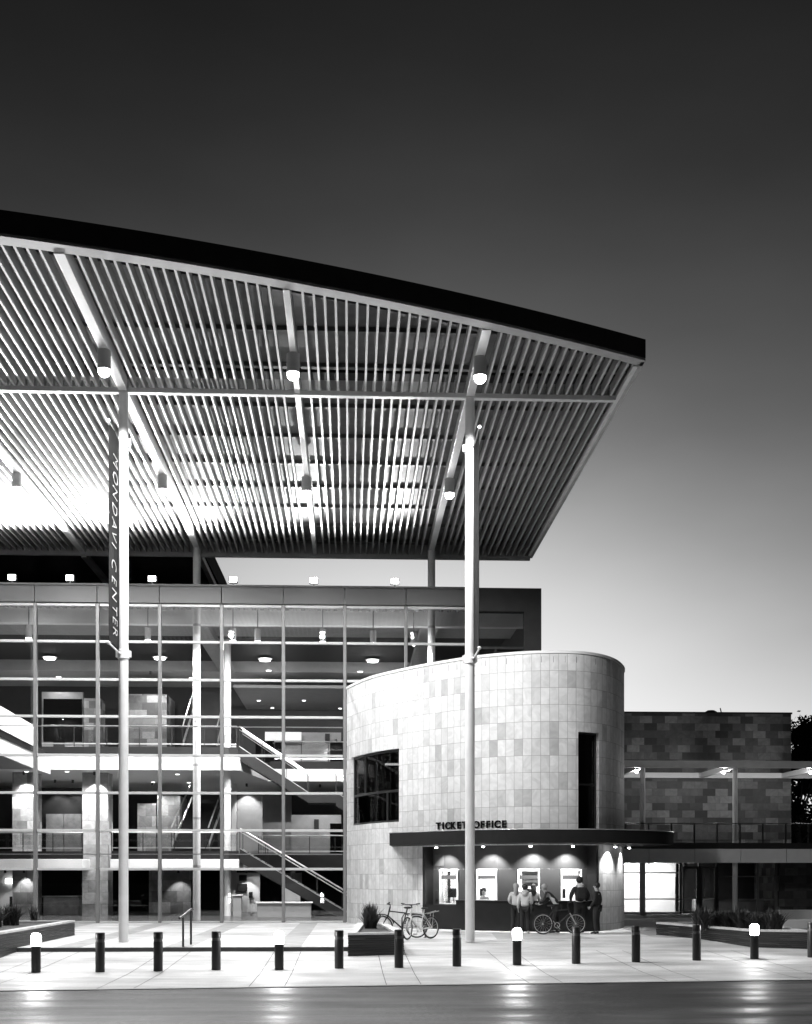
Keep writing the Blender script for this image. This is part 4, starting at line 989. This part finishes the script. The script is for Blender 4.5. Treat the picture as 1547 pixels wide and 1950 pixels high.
# ------------------------------------------------------------------ bollards
BH = .87
def bollard_proto(lit):
    t = local_thing('bollard', '', 'bollard', (0, 0, 0), 'bollards along the kerb')
    if not lit:
        MB().lathe([(.103, 0), (.103, .66), (.098, .665)], (0, 0, 0), 28).build('post', 'dark_metal', t, True)
        MB().lathe([(.094, .665), (.094, .72)], (0, 0, 0), 28).build('band', 'panel_metal', t, True)
        MB().lathe([(.103, .722), (.103, BH-.012), (.095, BH), (.001, BH+.002)], (0, 0, 0), 28).build('cap', 'dark_metal', t, True)
    else:
        MB().lathe([(.103, 0), (.103, .58), (.098, .585)], (0, 0, 0), 28).build('post', 'dark_metal', t, True)
        MB().lathe([(.095, .585), (.108, .62), (.112, .72), (.108, .8), (.09, .845), (.06, .86)], (0, 0, 0), 28).build('lamp_lens', 'globe', t, True)
        MB().lathe([(.06, .861), (.06, BH), (.001, BH+.004)], (0, 0, 0), 28).build('cap', 'white_gloss', t, True)
    return t
bl = [(69, 1852, 1, 'lit bollard at the far left with a glowing head'), (191, 1851, 0, 'dark bollard just left of the tall left column'), (301.5, 1849, 0, 'dark bollard right of the left column, left of the handrail'),
    (412, 1847, 0, 'dark bollard right of the short handrail'), (532, 1846.5, 1, 'lit bollard in front of the lobby bench'), (646, 1844, 0, 'dark bollard at the left side of the box planter'),
    (760, 1842.5, 0, 'dark bollard in front of the box planter'), (870.5, 1840, 0, 'dark bollard left of the right column'), (985, 1837.5, 1, 'lit bollard with glowing head in front of the ticket queue'),
    (1097.5, 1835, 0, 'bollard in front of the rear wheel of the held bicycle'), (1211.5, 1832, 0, 'dark bollard right of the ticket office stone pier'), (1327, 1829, 0, 'dark bollard in front of the right planter wall'),
    (1437, 1826, 1, 'lit bollard with glowing head before the right planter'), (1546, 1823, 0, 'bollard cut by the right edge of the view')]
pr = {0: bollard_proto(0), 1: bollard_proto(1)}; used = {0: False, 1: False}
for u, v, lit, lb in bl:
    p = on_z(u, v, -.27)
    for _ in range(6): p = on_z(u, v, lower_z(p.x, p.y))
    if not used[lit]: o = pr[lit]; o.location = p; o['label'] = lb; used[lit] = True
    else: o = copy_thing(pr[lit], p, 0, lb)
    if lit: point((p.x, p.y-.0, p.z+BH+.16), 90, .1)

# ------------------------------------------------------------------ handrail on the step
hA = on_z(349, 1812, -.12); hB = on_z(364, 1799, 0); 
t = thing('handrail', 'short dark steel handrail with bent top on the plaza step', 'handrail', (hA.x, hA.y, -.12))
MB().tube([(hA.x, hA.y, lower_z(hA.x, hA.y)-.02), (hA.x, hA.y, .79)], .03, 10).build('post', 'dark_metal', t, True); MB().tube([(hB.x, hB.y, -.02), (hB.x, hB.y, .92)], .03, 10).build('post', 'dark_metal', t, True)
MB().tube([(hA.x-.06, hA.y-.25, .76), (hA.x, hA.y, .81), ((hA.x+hB.x)/2, (hA.y+hB.y)/2, .9), (hB.x, hB.y, .95), (hB.x+.02, hB.y+.25, .95)], .032, 10).build('rail', 'dark_metal', t, True)

# ------------------------------------------------------------------ banners on the columns
def banner(label, x, side, ztop, zbot, text):
    y0, y1 = YCOL-1.62, YCOL-.16
    t = thing('banner', label, 'banner', (x, YCOL-.1, zbot), 'banners on the canopy columns')
    xb_ = x+side*.1
    # cloth: slightly billowing sheet with thickness
    n = 40; m = 6; vs = []; fs = []
    def bx(i, j): return xb_+.05*math.sin(i/n*6.3+j*.5)*(j/m)*(1-j/m)*2
    for layer in (0, .008):
        for i in range(n+1):
            for j in range(m+1):
                z = ztop+(zbot-ztop)*i/n+.05*math.sin(j/m*3.14)*(1 if i in (0, n) else 0); vs.append((bx(i, j)-layer, y0+(y1-y0)*j/m, z))
    K = (n+1)*(m+1)
    for i in range(n):
        for j in range(m):
            a = i*(m+1)+j; fs.append((a, a+1, a+m+2, a+m+1)); fs.append((K+a+m+1, K+a+m+2, K+a+1, K+a))
    mb = MB(); mb.add(vs, fs); cl = mb.build('cloth', 'banner_cloth', t, True)
    for z in (ztop+.04, zbot-.04):
        MB().tube([(x, YCOL-.1, z), (xb_, YCOL-.2, z), (xb_, y0-.05, z)], .025, 8).build('arm', 'white_paint', t, True)
        MB().ball((xb_, y0-.07, z), .05, 10, 6).build('finial', 'white_paint', t, True)
        MB().lathe([(.15, -.13), (.165, -.12), (.165, .12), (.15, .13)], (x, YCOL, z-.02), 24).build('clamp', 'white_paint', t, True)
        MB().box(x-.21, x+.21, YCOL-.05, YCOL+.05, z-.1, z+.08).build('clamp_lug', 'white_paint', t)
    if text:
        yb = y0+.36
        for ch, zc in text:
            vs, fs = glyph_mesh(ch, .98, -.016, .004)
            # letters read downwards, their heads towards the column
            sub(cl, MB().add([(bx(int((ztop-zc)/(ztop-zbot)*n), 2)+.03+v.z, yb+v.y, zc-v.x*.46) for v in vs], fs), 'letter', 'letter_white')
def zat(v): return on_y(222, v, YCOL-1.0).z
letters = [('M', 878), ('O', 910), ('N', 938), ('D', 970), ('A', 998), ('V', 1019), ('I', 1038), ('C', 1075), ('E', 1105), ('N', 1132), ('T', 1160), ('E', 1182), ('R', 1203)]
BZ1 = on_y(214, 806, YCOL-1.62).z; BZ0 = on_y(214, 1222, YCOL-1.62).z
banner('dark vertical banner with thin white lettering on the left column', -6.35, -1, BZ1, BZ0, [(c, zat(v)) for c, v in letters])
banner('dark narrow banner seen edge on at the right column', 3.40, 1, on_y(912, 818, YCOL-1.62).z, on_y(914, 1232, YCOL-1.62).z, [])

# ------------------------------------------------------------------ bicycles
def bicycle(label, loc, rz, frame, fork_m, fender=False, steer=0., rack=False):
    """local axes: +x forward, z up; rear axle at x=-.52, front axle at x=.53"""
    t = local_thing('bicycle', label, 'bicycle', loc, 'bicycles outside the ticket office', rz); r = .335
    ra, fa = Vector((-.5, 0, r)), Vector((.55, 0, r)); bb = Vector((-.06, 0, .29)); st = Vector((-.2, 0, .8)); hd = Vector((.33, 0, .80)); hb = Vector((.37, 0, .66)); ht = Vector((.30, 0, .92))
    def wheel(c, sg):
        wv = Vector((math.cos(sg), math.sin(sg), 0)); up = Vector((0, 0, 1))
        w_ = MB().ring(c, wv, up, r-.022, .022).build('wheel', 'rubber', t, True)
        q = MB().ring(c, wv, up, r-.05, .011, 36, 6)
        sub(w_, q, 'rim', 'silver', True)
        q = MB()
        for k in range(16):
            a = 2*math.pi*k/16; d = wv*math.cos(a)+up*math.sin(a); q.tube([c+d*.02, c+d*(r-.055)], .0025, 4, False)
        sub(w_, q, 'spokes', 'silver'); ax = wv.cross(up); sub(w_, MB().tube([c-ax*.05, c+ax*.05], .022, 8), 'hub', 'silver', True)
    wheel(ra, 0); 
    piv = lambda p: Vector((hb.x+(p.x-hb.x)*math.cos(steer)-p.y*math.sin(steer), (p.x-hb.x)*math.sin(steer)+p.y*math.cos(steer), p.z))
    wheel(piv(fa), steer)
    f = MB(); f.tube([bb, hb], .024, 8); f.tube([st+Vector((.0, 0, -.06)), hd], .02, 8); f.tube([bb, st, st+Vector((-.02, 0, .08))], .019, 8); f.tube([hb+Vector((.01, 0, -.06)), ht], .024, 8)
    for s in (-.055, .055): f.tube([bb+Vector((0, s*.5, 0)), ra+Vector((0, s, 0))], .012, 6); f.tube([st+Vector((.01, s*.4, -.08)), ra+Vector((0, s, 0))], .011, 6)
    f.build('frame', frame, t, True)
    k = MB()
    for s in (-.05, .05): k.tube([piv(hb+Vector((0, s, .0))), piv(hb+Vector((.07, s, -.12))), piv(fa+Vector((0, s, 0)))], [.02, .019, .011], 8)
    k.tube([piv(hb+Vector((0, -.06, 0))), piv(hb+Vector((0, .06, 0)))], .02, 8); k.build('fork', fork_m, t, True)
    h = MB(); h.tube([ht, ht+Vector((0, 0, .07)), piv(ht+Vector((.09, 0, .1)))], .018, 8)
    h.tube([piv(ht+Vector((.02, -.3, .13))), piv(ht+Vector((.09, -.1, .1))), piv(ht+Vector((.09, .1, .1))), piv(ht+Vector((.02, .3, .13)))], .014, 8)
    hbz = h.build('handlebar', 'black_paint', t, True)
    for s in (-1, 1):
        q = MB().tube([piv(ht+Vector((.02, s*.3, .13))), piv(ht+Vector((.045, s*.19, .117)))], .02, 8); q.tube([piv(ht+Vector((.06, s*.18, .12))), piv(ht+Vector((.1, s*.26, .07)))], .007, 5)
        sub(hbz, q, 'grip', 'rubber', True)
    MB().ball((-.24, 0, .905), .13, 14, 8, (1.05, .5, .28)).build('saddle', 'rubber', t, True); 
    MB().tube([(-.205, 0, .8), (-.235, 0, .89)], .014, 8).build('seat_post', 'silver', t, True)
    c = MB().ring(bb+Vector((0, -.05, 0)), (1, 0, 0), (0, 0, 1), .085, .008, 24, 6); c.tube([bb+Vector((0, -.06, 0)), bb+Vector((.1, -.075, -.14))], .012, 6); c.tube([bb+Vector((0, .06, 0)), bb+Vector((-.1, .075, .14))], .012, 6)
    cr = c.build('crankset', 'silver', t, True)
    for sgn, yy in ((1, -.11), (-1, .11)): sub(cr, MB().box(bb.x+sgn*.1-.045, bb.x+sgn*.1+.045, yy-.04, yy+.04, bb.z-sgn*.14-.012, bb.z-sgn*.14+.012), 'pedal', 'rubber')
    MB().tube([bb+Vector((.0, -.05, .085)), ra+Vector((0, -.05, .035))], .006, 4).tube([bb+Vector((.0, -.05, -.085)), ra+Vector((0, -.05, -.035))], .006, 4).build('chain', 'black_paint', t)
    if fender:
        for cc, a0, a1 in ((fa, .3, 2.9), (ra, .2, 2.5)):
            q = MB()
            for i in range(14):
                a = a0+(a1-a0)*i/14; b = a0+(a1-a0)*(i+1)/14
                q.tube([cc+Vector((math.cos(a), 0, math.sin(a)))*(r+.035), cc+Vector((math.cos(b), 0, math.sin(b)))*(r+.035)], .018, 6)
            q.build('mudguard', 'rubber', t, True)
    if rack:
        q = MB()
        for s in (-.06, .06): q.tube([(-.3, s, .74), (-.78, s, .82)], .01, 6); q.tube([ra+Vector((0, s, 0)), (-.55, s, .78)], .008, 6)
        q.build('carrier', 'silver', t, True)
    return t
q = on_z(763, 1787, 0); bicycle('black bicycle with mudguards standing behind the box planter', (q.x, q.y+.3, 0.004), R(172), 'black_paint', 'black_paint', True, .1)
q = on_z(797, 1788, 0); bicycle('white framed bicycle with rear carrier leaning by the black one', (q.x, q.y-.3, 0.004), R(222), 'white_gloss', 'white_gloss', False, .35, True)
q = on_z(1064, 1779.5, 0); BK = (q.x, q.y); bicycle('bicycle with bright rims held in front of the ticket queue', (q.x, q.y, .004), R(4), 'black_paint', 'silver', False, -.15)
# bicycle stand
q = on_z(788, 1786, 0); t = thing('bicycle_stand', 'thin steel hoop stand between the two parked bicycles', 'bicycle stand', (q.x, q.y, 0))
MB().tube([(q.x-.35, q.y, 0), (q.x-.35, q.y, .6), (q.x-.28, q.y, .72), (q.x+.28, q.y, .72), (q.x+.35, q.y, .6), (q.x+.35, q.y, 0)], .022, 8).build('hoop', 'panel_metal', t, True)
for s in (-.35, .35): MB().lathe([(.06, .004), (.06, .014)], (q.x+s, q.y, 0), 12).build('base_plate', 'panel_metal', t)

# ------------------------------------------------------------------ people
def skin_mesh(name, J, E, rad, material, parent, root=0, sub_lv=2):
    me = bpy.data.meshes.new(name); me.from_pydata(J, E, []); ob = bpy.data.objects.new(name, me); COL.objects.link(ob)
    md = ob.modifiers.new('s', 'SKIN'); md.use_smooth_shade = True; md.branch_smoothing = .6
    for i, r in enumerate(rad):
        d = me.skin_vertices[0].data[i]; d.radius = r if isinstance(r, tuple) else (r, r); d.use_root = (i == root)
    m2 = ob.modifiers.new('d', 'SUBSURF'); m2.levels = sub_lv; m2.render_levels = sub_lv
    dg = bpy.context.evaluated_depsgraph_get(); new = bpy.data.meshes.new_from_object(ob.evaluated_get(dg))
    bpy.data.objects.remove(ob); bpy.data.meshes.remove(me)
    new.materials.clear(); new.materials.append(M[material])
    o = bpy.data.objects.new(name, new); COL.objects.link(o); o.parent = parent
    for p in new.polygons: p.use_smooth = True
    return o
BASE = dict(pelvis=(0, 0, .53), waist=(0, 0, .6), chest=(0, .0, .71), neck=(0, 0, .825), jaw=(0, .012, .87), head=(0, .012, .92), crown=(0, 0, .965),
    shL=(-.1, 0, .795), elL=(-.135, -.015, .64), wrL=(-.14, .03, .5), paL=(-.14, .04, .465), shR=(.1, 0, .795), elR=(.135, -.015, .64), wrR=(.14, .03, .5), paR=(.14, .04, .465),
    hipL=(-.05, 0, .5), knL=(-.055, .015, .28), anL=(-.058, -.01, .045), toL=(-.065, .085, .016), hipR=(.05, 0, .5), knR=(.055, .015, .28), anR=(.058, -.01, .045), toR=(.065, .085, .016))
def person(label, loc, rz, h, top='cloth_dark', legs='cloth_dark', hair='hair_dark', long_hair=False, hood=None, pack=None, long_top=False, pose=None):
    """local axes: y forward, z up"""
    t = local_thing('person', label, 'person', loc, 'people at the ticket windows', rz)
    P = dict(BASE); P.update(pose or {}); V = {k: Vector(v)*h for k, v in P.items()}
    def chainset(parts):
        idx = {}; J = []; Rd = []; E = []
        for seq in parts:
            prev = None
            for nm_, r in seq:
                if nm_ not in idx: idx[nm_] = len(J); J.append(V[nm_][:]); Rd.append(r*h if not isinstance(r, tuple) else (r[0]*h, r[1]*h))
                if prev is not None and (prev, idx[nm_]) not in E: E.append((prev, idx[nm_]))
                prev = idx[nm_]
        return J, E, Rd
    # fingers
    for s, sg in (('L', -1), ('R', 1)):
        pa, wr = V['pa'+s], V['wr'+s]; d = (pa-wr).normalized(); side = Vector((0, 1, 0)); side = (side-d*side.dot(d)).normalized(); curl = d.cross(side)*(-sg)
        for k, (off, ln) in enumerate(((-.018, .036), (-.006, .043), (.007, .041), (.018, .034))):
            b = pa+side*off*h*.9+d*.008*h
            V['f%d%sa' % (k, s)] = b; V['f%d%sb' % (k, s)] = b+d*ln*h*.55+curl*.004*h; V['f%d%sc' % (k, s)] = b+d*ln*h+curl*.016*h
        V['th%sa' % s] = pa.lerp(wr, .4)+side*.016*h; V['th%sb' % s] = pa+side*.034*h; V['th%sc' % s] = pa+side*.036*h+d*.02*h
    seqs = [[('pelvis', (.075, .06)), ('waist', (.07, .055)), ('chest', (.085, .06)), ('neck', .03), ('jaw', .04), ('head', (.05, .057)), ('crown', .035)]]
    for s in 'LR':
        seqs += [[('chest', (.085, .06)), ('sh'+s, .036), ('el'+s, .026), ('wr'+s, .016), ('pa'+s, (.02, .011))], [('pelvis', (.075, .06)), ('hip'+s, .052), ('kn'+s, .034), ('an'+s, .022), ('to'+s, .018)]]
        for k in range(4): seqs.append([('pa'+s, (.02, .011)), ('f%d%sa' % (k, s), .0055), ('f%d%sb' % (k, s), .005), ('f%d%sc' % (k, s), .0042)])
        seqs.append([('pa'+s, (.02, .011)), ('th%sb' % s, .0062), ('th%sc' % s, .005)])
    J, E, Rd = chainset(seqs); body = skin_mesh('body', J, E, Rd, 'skin', t)
    hc = V['head']; fw = (Vector((0, 1, 0))); fw = fw*1.0
    look = P.get('look', (0, 1, 0)); fw = Vector(look).normalized(); rt = fw.cross(Vector((0, 0, 1))).normalized()
    # face: nose, brow ridge, ears joined into the body mesh; eyes and mouth small pieces
    bm = bmesh.new(); bm.from_mesh(body.data)
    def blob(c, r, sc3):
        ret = bmesh.ops.create_icosphere(bm, subdivisions=2, radius=1.); 
        for v in ret['verts']:
            o = v.co; v.co = c+rt*o.x*r*sc3[0]+fw*o.y*r*sc3[1]+Vector((0, 0, o.z*r*sc3[2]))
    blob(hc+fw*.058*h+Vector((0, 0, -.006*h)), .011*h, (.7, 1., 1.5))
    for s in (-1, 1): blob(hc+rt*s*.05*h+Vector((0, 0, -.004*h)), .016*h, (.35, .7, 1.1))
    bm.to_mesh(body.data); bm.free()
    fc = MB()
    for s in (-1, 1): fc.ball(hc+rt*s*.019*h+fw*.053*h+Vector((0, 0, .008*h)), .006*h, 8, 6)
    fc.ball(hc+fw*.05*h+Vector((0, 0, -.032*h)), .009*h, 8, 5, (1.3, 1.3, .4)); fc.build('face_features', 'hair_dark', t, True)
    # clothes
    lo = .02 if long_top else 0
    js = [[('pelvis', (.09+lo, .078+lo)), ('waist', (.085+lo*.6, .072)), ('chest', (.097, .078)), ('neck', .04)]]
    for s in 'LR': js.append([('chest', (.097, .078)), ('sh'+s, .05), ('el'+s, .038), ('wr'+s, .027)])
    J, E, Rd = chainset(js); jk = skin_mesh('jacket', J, E, Rd, top, t)
    V['seat'] = V['pelvis']+Vector((0, 0, -.012*h)); ts = []
    for s in 'LR': ts.append([('seat', (.078, .068)), ('hip'+s, .064), ('kn'+s, .046), ('an'+s, .036)])
    J, E, Rd = chainset(ts); skin_mesh('trousers', J, E, Rd, legs, t)
    for s in 'LR':
        J = [V['an'+s]+Vector((0, -.01*h, -.012*h)), V['an'+s].lerp(V['to'+s], .55), V['to'+s]+Vector((0, .02*h, 0))]
        skin_mesh('shoe', [tuple(j) for j in J], [(0, 1), (1, 2)], [(.028*h, .03*h), (.03*h, .024*h), (.026*h, .016*h)], 'rubber' if top != 'cloth_light' else 'cloth_light', t)
    hm = MB(); 
    hm.ball(hc-fw*.014*h+Vector((0, 0, .018*h)), .062*h, 16, 10, (1., 1., 1.0))
    if long_hair:
        hm.tube([hc-fw*.03*h, hc-fw*.045*h+Vector((0, 0, -.06*h)), hc-fw*.05*h+Vector((0, 0, -.13*h)), hc-fw*.04*h+Vector((0, 0, -.19*h))], [.05*h, .05*h, .045*h, .02*h], 12)
    hm.build('hair', hair, t, True)
    if hood:
        q = V['neck']; hd = MB(); hd.ring(q+Vector((0, -.015*h, .01*h)), (1, 0, 0), (0, 1, -.3), .058*h, .022*h, 20, 8); hd.ball(q+Vector((0, -.06*h, -.01*h)), .05*h, 12, 8, (1.1, .7, 1.)); hd.build('hood', hood, t, True)
    if pack:
        q = V['chest']; 
        bp = MB().bbox(q.x-.085*h, q.x+.085*h, q.y-.17*h, q.y-.07*h, q.z-.12*h, q.z+.1*h, .03*h).build('backpack', pack, t, True)
        sub(bp, MB().bbox(q.x-.06*h, q.x+.06*h, q.y-.195*h, q.y-.171*h, q.z-.1*h, q.z-.01*h, .01*h), 'pocket', pack)
    return t
def at_ground(u, v): q = on_z(u, v, 0); return (q.x, q.y, .006)
person('person in pale jacket with long fair hair at the left of the ticket queue', at_ground(983, 1776), R(-8), 1.63, 'cloth_light', 'cloth_dark', 'hair_fair', True, long_top=True,
    pose=dict(anL=(-.07, -.05, .045), toL=(-.08, .045, .016), elL=(-.14, .03, .64), wrL=(-.1, .11, .58), paL=(-.09, .14, .57)))
person('person in pale hooded jacket with dark hair, second in the ticket queue', at_ground(1000, 1778), R(-14), 1.6, 'cloth_light', 'cloth_dark', 'hair_dark', False, 'cloth_light', None, True,
    pose=dict(wrR=(.1, .12, .6), paR=(.09, .15, .61), elR=(.14, .02, .63), anR=(.07, -.06, .045), toR=(.075, .035, .016)))
person('person in dark grey coat with dark hair, close behind the pale hooded jacket', at_ground(1016, 1774), R(10), 1.6, 'cloth_mid', 'cloth_dark', 'hair_dark', True,
    pose=dict(wrL=(-.08, .11, .62), paL=(-.07, .14, .63)))
person('person in dark clothes bending forward over the bicycle handlebars', at_ground(1057, 1777), R(70), 1.72, 'cloth_dark', 'cloth_dark', 'hair_fair', False, None, None, False,
    pose=dict(pelvis=(0, -.05, .52), waist=(0, -.01, .59), chest=(0, .09, .68), neck=(0, .17, .765), jaw=(0, .2, .80), head=(0, .215, .845), crown=(0, .215, .895), shL=(-.1, .13, .745), shR=(.1, .13, .745),
        elL=(-.13, .18, .6), wrL=(-.12, .28, .56), paL=(-.11, .315, .55), elR=(.14, .17, .6), wrR=(.16, .28, .55), paR=(.16, .315, .545), hipL=(-.05, -.05, .49), hipR=(.05, -.05, .49), knL=(-.055, .0, .28), knR=(.055, -.02, .28), anR=(.06, -.07, .045), toR=(.065, .02, .016), look=(0, .9, -.3)))
person('tall person with light hood collar and dark backpack facing the right ticket window', at_ground(1104, 1777), R(6), 1.84, 'cloth_dark', 'cloth_dark', 'hair_dark', False, 'cloth_light', 'cloth_dark', False,
    pose=dict(elL=(-.16, -.01, .65), wrL=(-.13, .1, .58), paL=(-.12, .13, .58), elR=(.16, -.01, .65), wrR=(.14, .08, .56), paR=(.13, .11, .555)))
person('person in black clothes at the right end of the queue, face turned left', at_ground(1137, 1779), R(55), 1.66, 'cloth_dark', 'cloth_dark', 'hair_dark', False, None, None, True,
    pose=dict(wrL=(-.1, .09, .52), paL=(-.09, .115, .5)))
# clerk behind the second window
p = W(s_at(930))[0]
person('clerk seated behind the second ticket window, dark hair bent low', (p.x-.05, p.y+.95, .03), R(160), 1.66, 'cloth_light', 'cloth_dark', 'hair_dark', True,
    pose={k: (v[0], v[1], v[2]-.13) for k, v in BASE.items() if k not in ('knL', 'knR', 'anL', 'anR', 'toL', 'toR')} | dict(knL=(-.06, .2, .4), knR=(.06, .2, .4), anL=(-.06, .19, .165), anR=(.06, .19, .165), toL=(-.065, .28, .136), toR=(.065, .28, .136)))
t = thing('stool', 'plain stool under the clerk behind the second ticket window', 'stool', (p.x-.05, p.y+.95, .02))
MB().lathe([(.18, .5), (.19, .54), (.17, .555)], (p.x-.05, p.y+.95, .02), 16).build('seat', 'rubber', t, True); MB().lathe([(.2, .001), (.18, .03), (.03, .05), (.03, .2), (.14, .205), (.14, .225), (.03, .23), (.03, .499)], (p.x-.05, p.y+.95, .02), 12).build('base', 'silver', t, True)

for o in bpy.data.objects:
    if '_o' in o.keys(): del o['_o']
